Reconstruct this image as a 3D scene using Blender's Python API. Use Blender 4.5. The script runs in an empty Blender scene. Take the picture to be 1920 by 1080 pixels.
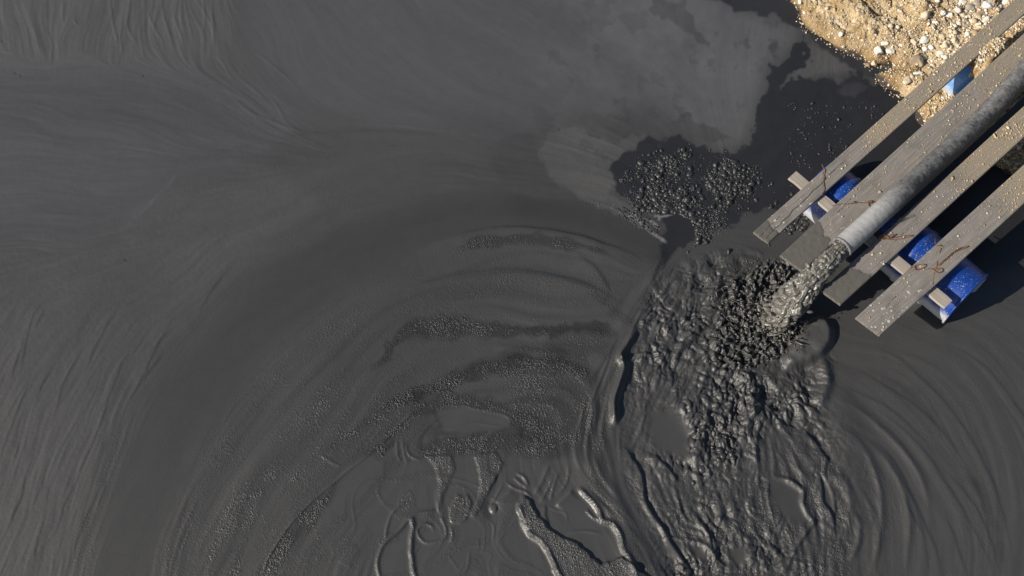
import bpy, math, random
import numpy as np
R = math.radians
rng = np.random.default_rng(7)
random.seed(7)
sc = bpy.context.scene
COL = sc.collection

# ------------------------------------------------------------------ camera
TILT = R(25.0); FPX = 960 / math.tan(R(22.5)); HCAM = 10.4
cam_d = bpy.data.cameras.new("camera"); cam = bpy.data.objects.new("camera", cam_d); COL.objects.link(cam)
cam_d.sensor_fit = 'HORIZONTAL'; cam_d.angle = R(45.0); cam_d.clip_end = 600
CAMP = np.array([0, -HCAM * math.tan(TILT), HCAM])
cam.location = CAMP; cam.rotation_euler = (TILT, 0, 0)
sc.camera = cam

# ------------------------------------------------------------------ light
SUN_EL = R(32); SUN_AZ = np.array([-math.cos(R(21)), -math.sin(R(21))])   # horizontal direction TOWARDS the sun
w = bpy.data.worlds.new("World"); sc.world = w; w.use_nodes = True
nt = w.node_tree; bg = nt.nodes["Background"]
sky = nt.nodes.new("ShaderNodeTexSky"); sky.sky_type = 'NISHITA'; sky.sun_disc = False
sky.sun_elevation = SUN_EL; sky.sun_rotation = math.atan2(SUN_AZ[0], SUN_AZ[1])
nt.links.new(sky.outputs[0], bg.inputs[0]); bg.inputs[1].default_value = 0.06
sd = bpy.data.lights.new("sun", 'SUN'); sd.energy = 4.6; sd.angle = R(0.5); sd.color = (1.0, 0.93, 0.82)
so = bpy.data.objects.new("sun", sd); COL.objects.link(so)
from mathutils import Vector, Matrix
so.rotation_euler = Vector((SUN_AZ[0] * math.cos(SUN_EL), SUN_AZ[1] * math.cos(SUN_EL), math.sin(SUN_EL))).to_track_quat('Z', 'Y').to_euler()
sc.view_settings.view_transform = 'Standard'; sc.view_settings.look = 'None'
sc.view_settings.exposure = 0.5; sc.view_settings.gamma = 1.0

# ------------------------------------------------------------------ pixel <-> ground geometry
ct, st = math.cos(TILT), math.sin(TILT)
def unproj(u, v, z=0.0):
    """the point of the horizontal plane at height z seen at photo position (u, v)"""
    u = np.asarray(u, float); v = np.asarray(v, float)
    a = (u - 960) / FPX; b = (540 - v) / FPX
    d = np.stack([a, b * ct + st, b * st - ct], -1)
    t = (np.asarray(z) - CAMP[2]) / d[..., 2]
    return CAMP + d * t[..., None]
def proj(x, y, z=0.0):
    dx = x - CAMP[0]; dy = y - CAMP[1]; dz = z - CAMP[2]
    b = dy * ct + dz * st; dep = dy * st - dz * ct
    return 960 + FPX * dx / dep, 540 - FPX * b / dep
def P(u, v, z=0.0): return unproj(u, v, z)

# ------------------------------------------------------------------ helpers: noise
def _hash2(ix, iy, seed):
    n = (ix.astype(np.int64) * 374761393 + iy.astype(np.int64) * 668265263 + seed * 1274126177) & 0x7fffffff
    n = ((n ^ (n >> 13)) * 1274126177) & 0x7fffffff
    return ((n ^ (n >> 16)) & 0xffff) / 65535.0
def vn(x, y, f, seed=0):
    x = x * f; y = y * f
    ix = np.floor(x).astype(np.int64); iy = np.floor(y).astype(np.int64)
    fx = x - ix; fy = y - iy; fx = fx * fx * (3 - 2 * fx); fy = fy * fy * (3 - 2 * fy)
    a = _hash2(ix, iy, seed); b = _hash2(ix + 1, iy, seed); c = _hash2(ix, iy + 1, seed); d = _hash2(ix + 1, iy + 1, seed)
    return (a + (b - a) * fx + (c - a) * fy + (a - b - c + d) * fx * fy) * 2 - 1
def fbm(x, y, f, o=4, seed=0, g=.5):
    s = 0; a = 1
    for k in range(o):
        s = s + a * vn(x + 13.7 * k, y - 7.3 * k, f * 2 ** k, seed + k); a *= g
    return s
def vn3(x, y, z, f, seed=0):
    z = z * f; iz = np.floor(z).astype(np.int64); fz = z - iz; fz = fz * fz * (3 - 2 * fz)
    x = x * f; y = y * f; ix = np.floor(x).astype(np.int64); iy = np.floor(y).astype(np.int64)
    fx = x - ix; fy = y - iy; fx = fx * fx * (3 - 2 * fx); fy = fy * fy * (3 - 2 * fy)
    def L(k):
        a = _hash2(ix + 57 * k, iy + 131 * k, seed); b = _hash2(ix + 1 + 57 * k, iy + 131 * k, seed)
        c = _hash2(ix + 57 * k, iy + 1 + 131 * k, seed); d = _hash2(ix + 1 + 57 * k, iy + 1 + 131 * k, seed)
        return a + (b - a) * fx + (c - a) * fy + (a - b - c + d) * fx * fy
    l0 = L(iz); l1 = L(iz + 1)
    return (l0 + (l1 - l0) * fz) * 2 - 1
def sstep(a, b, x):
    t = np.clip((x - a) / (b - a), 0, 1); return t * t * (3 - 2 * t)

# ------------------------------------------------------------------ helpers: objects
def tag(o, label=None, cat=None, group=None, kind=None):
    if label: o["label"] = label
    if cat: o["category"] = cat
    if group: o["group"] = group
    if kind: o["kind"] = kind
    return o
def mesh(name, V, F, mat, parent=None, smooth=True, attrs=None, mats=None, midx=None):
    """V (n,3), F (m,3|4) or list of arrays"""
    V = np.asarray(V, np.float32); Fs = F if isinstance(F, list) else [F]
    me = bpy.data.meshes.new(name)
    loops = np.concatenate([f.reshape(-1) for f in Fs]).astype(np.int32)
    tot = np.concatenate([np.full(len(f), f.shape[1], np.int32) for f in Fs])
    start = np.concatenate([[0], np.cumsum(tot)[:-1]]).astype(np.int32)
    me.vertices.add(len(V)); me.vertices.foreach_set("co", V.ravel())
    me.loops.add(len(loops)); me.loops.foreach_set("vertex_index", loops)
    me.polygons.add(len(tot)); me.polygons.foreach_set("loop_start", start)
    me.polygons.foreach_set("loop_total", tot)
    me.polygons.foreach_set("use_smooth", np.full(len(tot), smooth))
    for k, a in (attrs or {}).items():
        at = me.attributes.new(k, 'FLOAT', 'POINT'); at.data.foreach_set("value", np.asarray(a, np.float32).ravel())
    me.update(calc_edges=True)
    me.materials.append(mat)
    o = bpy.data.objects.new(name, me); COL.objects.link(o)
    if parent: o.parent = parent
    return o
def empty(name, loc=(0, 0, 0)):
    o = bpy.data.objects.new(name, None); o.location = loc; COL.objects.link(o); return o
def gridF(nr, nc, wrap=False):
    i = np.arange(nr - 1)[:, None]; j = np.arange(nc if wrap else nc - 1)[None, :]
    j2 = (j + 1) % nc
    return np.stack([i * nc + j, i * nc + j2, (i + 1) * nc + j2, (i + 1) * nc + j], -1).reshape(-1, 4)

# ------------------------------------------------------------------ materials
class NT:
    def __init__(s, name):
        s.m = bpy.data.materials.new(name); s.m.use_nodes = True; s.t = s.m.node_tree
        s.b = s.t.nodes["Principled BSDF"]
    def n(s, typ, **kw):
        x = s.t.nodes.new(typ)
        for k, v in kw.items():
            if k in x.inputs.keys() if isinstance(k, str) else False: x.inputs[k].default_value = v
            else: setattr(x, k, v)
        return x
    def l(s, a, b): s.t.links.new(a, b)
    def pos(s): return s.n("ShaderNodeTexCoord").outputs["Object"]
    def attr(s, name):
        a = s.n("ShaderNodeAttribute"); a.attribute_name = name; return a.outputs["Fac"]
    def math(s, op, a, b=None, clamp=False):
        x = s.n("ShaderNodeMath"); x.operation = op; x.use_clamp = clamp
        for i, q in enumerate((a, b)):
            if q is None: continue
            if isinstance(q, (int, float)): x.inputs[i].default_value = q
            else: s.l(q, x.inputs[i])
        return x.outputs[0]
    def noise(s, scale, detail=4, rough=.55, vec=None, dist=0.):
        x = s.n("ShaderNodeTexNoise"); x.inputs["Scale"].default_value = scale; x.inputs["Detail"].default_value = detail
        x.inputs["Roughness"].default_value = rough; x.inputs["Distortion"].default_value = dist
        s.l(vec if vec is not None else s.pos(), x.inputs["Vector"]); return x.outputs["Fac"]
    def voro(s, scale, vec=None, feat='F1', out="Distance", rand=1.):
        x = s.n("ShaderNodeTexVoronoi"); x.feature = feat; x.inputs["Scale"].default_value = scale
        x.inputs["Randomness"].default_value = rand
        s.l(vec if vec is not None else s.pos(), x.inputs["Vector"]); return x.outputs[out]
    def mapping(s, scale=(1, 1, 1), rot=(0, 0, 0), vec=None):
        x = s.n("ShaderNodeMapping"); x.inputs["Scale"].default_value = scale; x.inputs["Rotation"].default_value = rot
        s.l(vec if vec is not None else s.pos(), x.inputs["Vector"]); return x.outputs[0]
    def ramp(s, fac, stops):
        x = s.n("ShaderNodeValToRGB"); e = x.color_ramp.elements
        while len(e) < len(stops): e.new(.5)
        for q, (p, c) in zip(e, stops):
            q.position = p; q.color = (*c, 1) if len(c) == 3 else c
        s.l(fac, x.inputs[0]); return x.outputs[0]
    def mix(s, fac, a, b, blend='MIX'):
        x = s.n("ShaderNodeMix"); x.data_type = 'RGBA'; x.blend_type = blend
        for i, q in ((0, fac), (6, a), (7, b)):
            if isinstance(q, (int, float)): x.inputs[i].default_value = q
            elif isinstance(q, tuple): x.inputs[i].default_value = (*q, 1)
            else: s.l(q, x.inputs[i])
        return x.outputs[2]
    def bump(s, h, dist, strength=1., prev=None):
        x = s.n("ShaderNodeBump"); x.inputs["Distance"].default_value = dist; x.inputs["Strength"].default_value = strength
        s.l(h, x.inputs["Height"])
        if prev is not None: s.l(prev, x.inputs["Normal"])
        return x.outputs[0]
    def set(s, col=None, rough=None, normal=None, **kw):
        for q, k in ((col, "Base Color"), (rough, "Roughness")):
            if q is None: continue
            if isinstance(q, tuple): s.b.inputs[k].default_value = (*q, 1)
            elif isinstance(q, (int, float)): s.b.inputs[k].default_value = q
            else: s.l(q, s.b.inputs[k])
        if normal is not None: s.l(normal, s.b.inputs["Normal"])
        for k, v in kw.items(): s.b.inputs[k.replace("_", " ")].default_value = v
        return s.m

MUD = (0.0505, 0.0492, 0.0462)
def mat_mud():
    k = NT("mud")
    t = k.attr("tone"); foam = k.attr("foam"); rg = k.attr("rough"); cool = k.attr("cool")
    nz = k.noise(9, 6, .6)
    tt = k.math('MULTIPLY', t, k.math('ADD', k.math('MULTIPLY', nz, .16), .92))
    base = k.mix(cool, MUD, (0.0500, 0.0493, 0.0540))
    c = k.mix(1.0, base, tt, 'MULTIPLY')
    v1 = k.voro(88); v2 = k.voro(43)
    h1 = k.math('SUBTRACT', 1, k.math('MULTIPLY', k.math('POWER', v1, 2), 3.2), True)
    h2 = k.math('SUBTRACT', 1, k.math('MULTIPLY', k.math('POWER', v2, 2), 3.2), True)
    hh = k.math('ADD', k.math('MULTIPLY', h1, .0026), k.math('MULTIPLY', k.math('MULTIPLY', h2, k.math('MULTIPLY', k.math('SUBTRACT', k.noise(12, 3), .3), 2.2, True)), .0055))
    hh = k.math('MULTIPLY', hh, foam)
    fine = k.noise(70, 3, .6)
    hh = k.math('ADD', hh, k.math('ADD', k.math('MULTIPLY', fine, .0012), k.math('MULTIPLY', k.noise(170, 3, .6), .0005)))
    return k.set(c, rg, k.bump(hh, 1.0), Specular_IOR_Level=.5)
M_MUD = mat_mud()
def mat_slurry(name, col, rough, amp):
    k = NT(name)
    n = k.noise(60, 4, .6)
    c = k.mix(k.noise(8, 3), tuple(x * .75 for x in col), tuple(x * 1.2 for x in col))
    return k.set(c, rough, k.bump(n, amp))
M_SLURRY = mat_slurry("slurry", (.116, .109, .096), .34, .0015)
M_SPLASH = mat_slurry("splash_mud", (.078, .074, .066), .28, .001)
M_BUB = mat_slurry("bubble_mud", (.026, .026, .026), .42, .003)
def mat_wood():
    k = NT("weathered_wood")
    g = k.mapping((2.2, 55, 30)); g2 = k.mapping((1.4, 12, 10))
    n = k.noise(1, 6, .65, g); n2 = k.noise(1, 4, .6, g2)
    c = k.ramp(n, [(.25, (.105, .092, .083)), (.5, (.20, .178, .162)), (.75, (.275, .25, .228))])
    c = k.mix(k.math('MULTIPLY', n2, .7), c, (.16, .152, .135)); c = k.mix(k.math('MULTIPLY', k.math('SUBTRACT', k.noise(5, 5, .65), .47), 2.6, True), c, (.098, .092, .083))
    # sandy dust, mud coat, spatter
    dust = k.attr("dust"); mudc = k.attr("mudcoat"); spat = k.attr("spat"); crack = k.attr("crack")
    dn = k.noise(38, 6, .7)
    dm = k.math('ADD', dust, k.math('MULTIPLY', k.math('SUBTRACT', dn, .5), 1.7))
    dm = k.math('MULTIPLY', k.math('SUBTRACT', dm, .38), 2.6, True)
    dcol = k.ramp(k.noise(120, 4, .7), [(.3, (.15, .12, .085)), (.7, (.36, .30, .22))])
    c = k.mix(k.math('MULTIPLY', dm, .85), c, dcol)
    vv = k.mapping((1, 1, 1)); sv = k.voro(42, vv); rc = k.n("ShaderNodeSeparateColor"); k.l(k.voro(42, vv, out="Color"), rc.inputs[0])
    rr_ = k.math('MULTIPLY', k.math('SUBTRACT', k.math('POWER', rc.outputs[0], 2.2), .2), 1.0); rr_ = k.math('MULTIPLY', rr_, k.math('MULTIPLY', spat, k.math('MULTIPLY', k.math('SUBTRACT', k.noise(7, 4, .6), .3), 3, True)))
    sm = k.math('MULTIPLY', k.math('SUBTRACT', rr_, k.math('ADD', sv, k.math('MULTIPLY', k.math('SUBTRACT', k.noise(130, 2), .5), .25))), 9, True)
    c = k.mix(k.math('MULTIPLY', sm, .8), c, (.47, .455, .43))
    c = k.mix(crack, c, (.02, .018, .016))
    mn = k.noise(20, 4)
    mcol = k.mix(mn, (.075, .071, .063), (.115, .108, .095))
    c = k.mix(mudc, c, mcol)
    hgt = k.math('ADD', k.math('MULTIPLY', k.math('SUBTRACT', 1, mudc), n), k.math('MULTIPLY', dm, k.noise(150, 3)))
    r = k.math('SUBTRACT', .8, k.math('MULTIPLY', mudc, .3))
    return k.set(c, r, k.bump(hgt, .004), Specular_IOR_Level=.35)
M_WOOD = mat_wood()
def mat_batten():
    k = NT("pale_wood")
    n = k.noise(1, 5, .6, k.mapping((3, 50, 50)))
    c = k.ramp(n, [(.3, (.22, .19, .155)), (.7, (.36, .32, .265))])
    return k.set(c, .8, k.bump(n, .003))
M_BATTEN = mat_batten()
def mat_drum(name, c1, c2, coat):
    k = NT(name)
    col = k.mix(k.noise(5, 5, .6), c1, c2)
    # dried slurry: a coat up from the waterline, spatter specks, scuffs
    g = k.n("ShaderNodeNewGeometry"); sx = k.n("ShaderNodeSeparateXYZ"); k.l(g.outputs["Position"], sx.inputs[0])
    z = k.math('ADD', sx.outputs["Z"], k.math('MULTIPLY', k.noise(16, 5, .7), .14))
    low = k.math('MULTIPLY', k.math('SUBTRACT', coat, z), 12, True)
    col = k.mix(k.math('MULTIPLY', low, .85), col, (.46, .46, .46))
    sp = k.voro(26); sp2 = k.voro(55)
    m = k.math('MAXIMUM', k.math('MULTIPLY', k.math('SUBTRACT', .17, sp), 9, True), k.math('MULTIPLY', k.math('SUBTRACT', .24, sp2), 8, True))
    m = k.math('MULTIPLY', m, k.math('MULTIPLY', k.math('SUBTRACT', k.noise(6, 3), .36), 5, True))
    col = k.mix(k.math('MULTIPLY', m, .75), col, (.5, .5, .5))
    scf = k.math('MULTIPLY', k.math('SUBTRACT', k.noise(1, 5, .7, k.mapping((9, 60, 9))), .66), 6, True)
    col = k.mix(k.math('MULTIPLY', scf, .4), col, (.35, .45, .6))
    return k.set(col, k.math('ADD', k.math('MULTIPLY', low, .3), .42), k.bump(k.noise(40, 4), .0015))
M_DRUM = mat_drum("blue_plastic", (.004, .030, .19), (.008, .052, .26), .32)
M_DRUM2 = mat_drum("faded_blue_plastic", (.06, .2, .46), (.12, .31, .6), .34)
def mat_pipe():
    k = NT("dusty_pipe")
    a = k.attr("along"); th = k.attr("around")
    band = k.noise(1, 5, .7, k.mapping((26, 5, 5)))
    vec = k.n("ShaderNodeCombineXYZ"); k.l(k.math('MULTIPLY', a, 42), vec.inputs[0]); k.l(k.math('MULTIPLY', th, 2.2), vec.inputs[1])
    n = k.noise(1, 6, .75, vec.outputs[0]); n2 = k.noise(9, 6, .7)
    d = k.attr("dust")
    m = k.math('ADD', d, k.math('ADD', k.math('MULTIPLY', k.math('SUBTRACT', n, .5), 1.1), k.math('MULTIPLY', k.math('SUBTRACT', n2, .5), .8)))
    m = k.math('MULTIPLY', k.math('ADD', m, -.13), 1.0, True)
    c = k.mix(m, (.020, .0205, .022), (.33, .325, .32))
    return k.set(c, .55, k.bump(n, .003), Specular_IOR_Level=.4)
M_PIPE = mat_pipe()
def mat_sand():
    k = NT("sandy_soil")
    n = k.noise(3.5, 6, .65); n2 = k.noise(55, 5, .7); n3 = k.noise(14, 4, .6)
    wet = k.attr("wet")
    c = k.ramp(n, [(.3, (.27, .165, .07)), (.5, (.46, .335, .185)), (.68, (.62, .51, .35))])
    c = k.mix(k.math('MULTIPLY', k.math('SUBTRACT', n3, .45), 1.6, True), c, (.6, .53, .41))
    c = k.mix(.75, c, k.ramp(n2, [(.32, (.34, .31, .27)), (.6, (1.45, 1.4, 1.33))]), 'MULTIPLY')  # dark low end paints shadows between the grains into the colour
    c = k.mix(wet, c, k.mix(n, (.20, .12, .05), (.30, .2, .09)))
    mudm = k.attr("muddy"); c = k.mix(mudm, c, (.06, .055, .048))
    return k.set(c, .9, k.bump(k.math('ADD', n2, k.math('MULTIPLY', k.noise(160, 4, .7), .6)), .018), Specular_IOR_Level=.2)
M_SAND = mat_sand()
def mat_stone(name, a, b, s=22):
    k = NT(name)
    n = k.noise(s, 6, .65)
    c = k.mix(n, a, b); c = k.mix(k.math('MULTIPLY', k.math('SUBTRACT', k.noise(9, 4), .5), 2.2, True), c, (.42, .33, .2))
    return k.set(c, .85, k.bump(n, .005), Specular_IOR_Level=.25)
M_ST_W = mat_stone("pale_stone", (.54, .50, .43), (.8, .77, .69))
M_ST_T = mat_stone("tan_stone", (.46, .37, .24), (.66, .57, .42))
M_ST_G = mat_stone("grey_stone", (.22, .2, .17), (.36, .33, .29))
M_ST_B = mat_stone("brown_stone", (.2, .14, .09), (.36, .28, .2))
def mat_gravel():
    k = NT("gravel"); v = k.attr("tint")
    c = k.ramp(v, [(0., (.32, .24, .14)), (.35, (.50, .40, .26)), (.7, (.64, .55, .41)), (1., (.8, .76, .67))])
    return k.set(c, .88, None, Specular_IOR_Level=.25)
M_GRAVEL = mat_gravel()
def mat_rust():
    k = NT("rusty_wire")
    c = k.ramp(k.noise(45, 4), [(.35, (.06, .03, .02)), (.55, (.2, .085, .03)), (.75, (.32, .15, .06))])
    return k.set(c, .8)
M_RUST = mat_rust()
k = NT("dark_wire"); M_WIRE = k.set((.09, .085, .08), .45, None, Metallic=.6)
k = NT("shaded_board"); M_DARKB = k.set(k.mix(k.noise(1, 5, .6, k.mapping((2, 40, 40))), (.03, .035, .042), (.07, .078, .088)), .6)  # shadow under the pipe put into the board's dark blue-grey colour

# ================================================================== MUD MAPS  (feature maps of the mud surface, S photo px per cell)
S = 1.5; MG = 150
NW, NH = int((1920 + 2 * MG) / S), int((1080 + 2 * MG) / S)
XX, YY = np.meshgrid(np.arange(NW) * S - MG, np.arange(NH) * S - MG)
XX = XX.astype(np.float32); YY = YY.astype(np.float32)
kx = np.fft.rfftfreq(NW)[None, :] * 2 * np.pi; ky = np.fft.fftfreq(NH)[:, None] * 2 * np.pi
def blur(a, sig, sy=None):
    sx = sig / S; sy = (sy or sig) / S
    return np.fft.irfft2(np.fft.rfft2(a) * np.exp(-.5 * ((kx * sx) ** 2 + (ky * sy) ** 2)), s=(NH, NW)).astype(np.float32)
def gn(sig, seed, sy=None):
    a = blur(np.random.default_rng(seed).standard_normal((NH, NW)), sig, sy); return a / a.std()
def pink(sig, seed):      # a few octaves
    return (gn(sig, seed) + .5 * gn(sig / 2, seed + 1) + .25 * gn(sig / 4, seed + 2)) / 1.15
def samp(a, x, y):
    x = np.clip(x, 0, NW - 1.001); y = np.clip(y, 0, NH - 1.001)
    ix = x.astype(np.int32); iy = y.astype(np.int32); fx = (x - ix).astype(np.float32); fy = (y - iy).astype(np.float32)
    a0 = a[iy, ix]; a1 = a[iy, ix + 1]; b0 = a[iy + 1, ix]; b1 = a[iy + 1, ix + 1]
    return (a0 * (1 - fx) + a1 * fx) * (1 - fy) + (b0 * (1 - fx) + b1 * fx) * fy
def spline(pts, step=5.):
    p = np.array(pts, float)
    if len(p) < 3: 
        n = max(2, int(np.linalg.norm(p[1] - p[0]) / step)); t = np.linspace(0, 1, n)[:, None]; return p[0] + (p[1] - p[0]) * t
    q = np.vstack([2 * p[0] - p[1], p, 2 * p[-1] - p[-2]]); out = []
    for i in range(1, len(q) - 2):
        n = max(2, int(np.linalg.norm(q[i + 1] - q[i]) / step)); t = np.linspace(0, 1, n, endpoint=False)[:, None]
        a, b, c, d = q[i - 1], q[i], q[i + 1], q[i + 2]
        out.append(.5 * (2 * b + (c - a) * t + (2 * a - 5 * b + 4 * c - d) * t * t + (3 * b - 3 * c + d - a) * t ** 3))
    return np.vstack(out + [p[-1:]])
def dist(pts, rad, jit=0, seed=0):
    """signed distance (+ = left of travel) and position 0..1 along a curve, within rad"""
    p = spline(pts)
    if jit:
        r = np.random.default_rng(seed); e = r.standard_normal(p.shape); 
        for _ in range(2): e[1:-1] = (e[:-2] + e[1:-1] + e[2:]) / 3
        p = p + e * jit
    D = np.full((NH, NW), 1e6, np.float32); T = np.zeros((NH, NW), np.float32)
    n = len(p) - 1
    for i in range(n):
        a = p[i]; b = p[i + 1]
        x0 = int((min(a[0], b[0]) - rad + MG) / S); x1 = int((max(a[0], b[0]) + rad + MG) / S) + 1
        y0 = int((min(a[1], b[1]) - rad + MG) / S); y1 = int((max(a[1], b[1]) + rad + MG) / S) + 1
        x0 = max(x0, 0); y0 = max(y0, 0); x1 = min(x1, NW); y1 = min(y1, NH)
        if x1 <= x0 or y1 <= y0: continue
        X = XX[y0:y1, x0:x1] - a[0]; Y = YY[y0:y1, x0:x1] - a[1]
        dx, dy = b - a; l2 = dx * dx + dy * dy + 1e-9
        t = np.clip((X * dx + Y * dy) / l2, 0, 1)
        ex = X - dx * t; ey = Y - dy * t; d = np.sqrt(ex * ex + ey * ey)
        sg = np.where(X * dy - Y * dx >= 0, 1, -1)
        sub = D[y0:y1, x0:x1]; ts = T[y0:y1, x0:x1]; m = d < np.abs(sub)
        sub[m] = (d * sg)[m]; ts[m] = ((i + t) / n)[m]
    return D, T
def taper(T, e=.15): return np.clip(T / e, 0, 1) * np.clip((1 - T) / e, 0, 1) if e else 1.
def polym(pts, soft=3., ragged=0., rs=10, seed=1):
    """soft polygon mask with an irregular outline"""
    p = np.array(pts, float); M = np.zeros((NH, NW), bool)
    x0 = max(0, int((p[:, 0].min() + MG) / S) - 2); x1 = min(NW, int((p[:, 0].max() + MG) / S) + 3)
    y0 = max(0, int((p[:, 1].min() + MG) / S) - 2); y1 = min(NH, int((p[:, 1].max() + MG) / S) + 3)
    X = XX[y0:y1, x0:x1]; Y = YY[y0:y1, x0:x1]; m = np.zeros(X.shape, bool)
    for i in range(len(p)):
        a, b = p[i], p[(i + 1) % len(p)]
        if a[1] == b[1]: continue
        c = ((a[1] > Y) != (b[1] > Y)) & (X < (b[0] - a[0]) * (Y - a[1]) / (b[1] - a[1]) + a[0]); m ^= c
    M[y0:y1, x0:x1] = m
    B = blur(M.astype(np.float32), soft * (.5 if ragged else 1))
    if ragged:
        a = ragged * 5.
        B = samp(B, (XX + MG + a * pink(rs * 1.6, seed) + a * .45 * WARPX) / S, (YY + MG + a * pink(rs * 1.6, seed + 7) + a * .45 * WARPY) / S)
    return np.clip(B, 0, 1)

WARPX = pink(4.5, 301); WARPY = pink(4.5, 302)
H = np.zeros((NH, NW), np.float32); HD = np.zeros((NH, NW), np.float32); TONE = np.full((NH, NW), .86, np.float32)
FOAM = np.zeros((NH, NW), np.float32); FOAM2 = np.zeros((NH, NW), np.float32); ROUGH = np.full((NH, NW), .48, np.float32); SMOOTH = np.zeros((NH, NW), np.float32)

def ridge(pts, w, h, tp=.15, jit=0, foam=0, tone=None):
    global HD, FOAM2, TONE
    D, T = dist(pts, 3.2 * w, jit, int(pts[0][0]))
    g = np.exp(-(D / w) ** 2) * taper(T, tp); HD += h * g
    if foam: FOAM2 = np.maximum(FOAM2, foam * g)
    if tone: TONE *= 1 + (tone - 1) * g
def cliff(pts, h, hi, k=1.6, lo=8, side=1, tp=.12, jit=0):
    """step: high on the left of travel (side=1), decaying over hi px behind the edge, a small trough below"""
    global HD
    D, T = dist(pts, 3.5 * hi, jit, int(pts[0][1])); D = D * side
    up = 1 / (1 + np.exp(-np.clip(D / k, -30, 30))) * np.exp(-np.maximum(D, 0) / hi)
    dn = np.where(D < 0, np.exp(-(np.abs(D) / lo)), 0) * .25
    HD += h * (up - dn) * taper(T, tp) * (np.abs(D) < 1e5)
def band(pts, wd, foam, tone, soft=.5, jit=0, tp=.12):
    global FOAM, TONE
    wmax = max(wd) if isinstance(wd, (list, tuple)) else wd
    D, T = dist(pts, wmax * 1.9, jit, int(pts[0][0]))
    ww = np.interp(T, np.linspace(0, 1, len(wd)), wd) if isinstance(wd, (list, tuple)) else wd
    g = (1 - sstep(1 - soft, 1 + soft, (np.abs(D) + BN * 3.5) / ww)) * np.clip(taper(T, tp) * 1.5, 0, 1)
    FOAM = np.maximum(FOAM, foam * g); TONE *= 1 + (tone - 1) * g
def tone(pts, val, soft=12., ragged=0., rs=10, seed=1, a=1.):
    global TONE
    m = polym(pts, soft, ragged, rs, seed) * a; TONE = TONE * (1 - m) + val * m; return m
def raise_(pts, h, soft=3, foam=0, ragged=0, rs=8, smooth=0, tone_=None):
    global HD, FOAM2, SMOOTH, TONE
    m = polym(pts, soft, ragged, rs); HD += h * m
    if foam: FOAM2 = np.maximum(FOAM2, foam * m)
    if smooth: SMOOTH = np.maximum(SMOOTH, smooth * m)
    if tone_: TONE *= 1 + (tone_ - 1) * m
    return m
BN = pink(9, 51)

# ---- flow directions
GUIDES = [
 [(40,-60),(50,90)],[(110,-60),(100,100)],[(210,-60),(222,110)],[(290,-60),(272,60),(312,105)],[(390,-60),(395,40),(402,95)],
 [(-80,150),(150,150),(300,150),(450,185),(560,240)],[(-80,205),(200,228),(350,262),(450,280)],[(-80,300),(250,325),(330,330)],[(-80,440),(250,440)],
 [(400,95),(440,150),(520,210),(590,250),(800,240),(930,270)],[(460,-40),(530,100),(600,180),(680,220)],[(700,80),(850,160),(1000,200)],
 [(640,-30),(800,100),(950,170)],[(900,50),(1050,130),(1200,200)],[(1000,-40),(1150,60),(1300,180)],[(1400,-30),(1330,120),(1340,250)],
 [(-40,760),(20,640),(60,560),(100,520),(200,470)],[(-20,1000),(40,860),(80,740),(200,600),(300,540),(400,460),(500,420),(650,340),(800,300),(950,300)],
 [(40,1160),(120,900),(200,740),(330,590),(430,500)],[(120,1160),(150,980),(190,880),(230,760),(330,620)],
 [(220,430),(290,370),(330,325),(400,290),(450,275),(530,260)],
 [(160,1180),(240,900),(330,730),(450,590),(600,490),(780,420),(950,395),(1120,420),(1220,470)],
 [(280,1180),(360,900),(480,730),(620,600),(800,500),(950,455),(1100,470),(1190,500)],
 [(400,1180),(480,940),(600,800),(720,660),(800,610),(1000,610),(1150,630)],
 [(470,1160),(560,960),(700,830),(780,760),(900,690),(1050,700),(1120,760)],
 [(1560,640),(1680,670),(1800,780),(1880,930),(1910,1180)],[(1550,700),(1650,740),(1740,850),(1800,1000),(1820,1180)],
 [(1500,740),(1600,800),(1680,900),(1700,1180)],[(1760,610),(1860,650),(2000,780)],[(1500,800),(1560,900),(1580,1000),(1550,1180)],
 [(1400,620),(1300,700),(1250,800),(1280,900),(1350,1100)],[(1380,560),(1280,600),(1220,700),(1190,800)],
 [(1200,600),(1170,700),(1150,800),(1180,950),(1260,1120)],[(1420,680),(1390,800),(1400,950),(1420,1100)],
 [(1275,420),(1240,500),(1215,540),(1190,600),(1160,660),(1110,790),(1085,850),(1100,900),(1180,1000),(1240,1100)],
 [(1230,540),(1290,490),(1360,465),(1440,470)],[(1500,160),(1450,250),(1400,300)],[(1550,200),(1640,330)],
 [(800,850),(820,900),(820,960)],[(900,860),(895,930),(880,970)],[(700,1100),(710,1040),(760,980)],
]
cs = 12; gx, gy = np.meshgrid(np.arange(-MG, 1920 + MG + cs, cs), np.arange(-MG, 1080 + MG + cs, cs))
c2 = np.zeros(gx.shape); s2 = np.zeros(gx.shape)
for g in GUIDES:
    p = spline(g, 18.); d = np.gradient(p, axis=0); th = np.arctan2(d[:, 1], d[:, 0]) * 2
    for (px, py), t in zip(p, th):
        wt = 1 / ((gx - px) ** 2 + (gy - py) ** 2 + 500) ** 1.6
        c2 += wt * math.cos(t); s2 += wt * math.sin(t)
def coarse(a):
    x = (XX + MG) / cs; y = (YY + MG) / cs
    x = np.clip(x, 0, a.shape[1] - 1.001); y = np.clip(y, 0, a.shape[0] - 1.001)
    ix = x.astype(int); iy = y.astype(int); fx = x - ix; fy = y - iy
    return (a[iy, ix] * (1 - fx) + a[iy, ix + 1] * fx) * (1 - fy) + (a[iy + 1, ix] * (1 - fx) + a[iy + 1, ix + 1] * fx) * fy
nrm = np.sqrt(c2 ** 2 + s2 ** 2) + 1e-12
C2, S2 = coarse(c2 / nrm), coarse(s2 / nrm)
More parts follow.
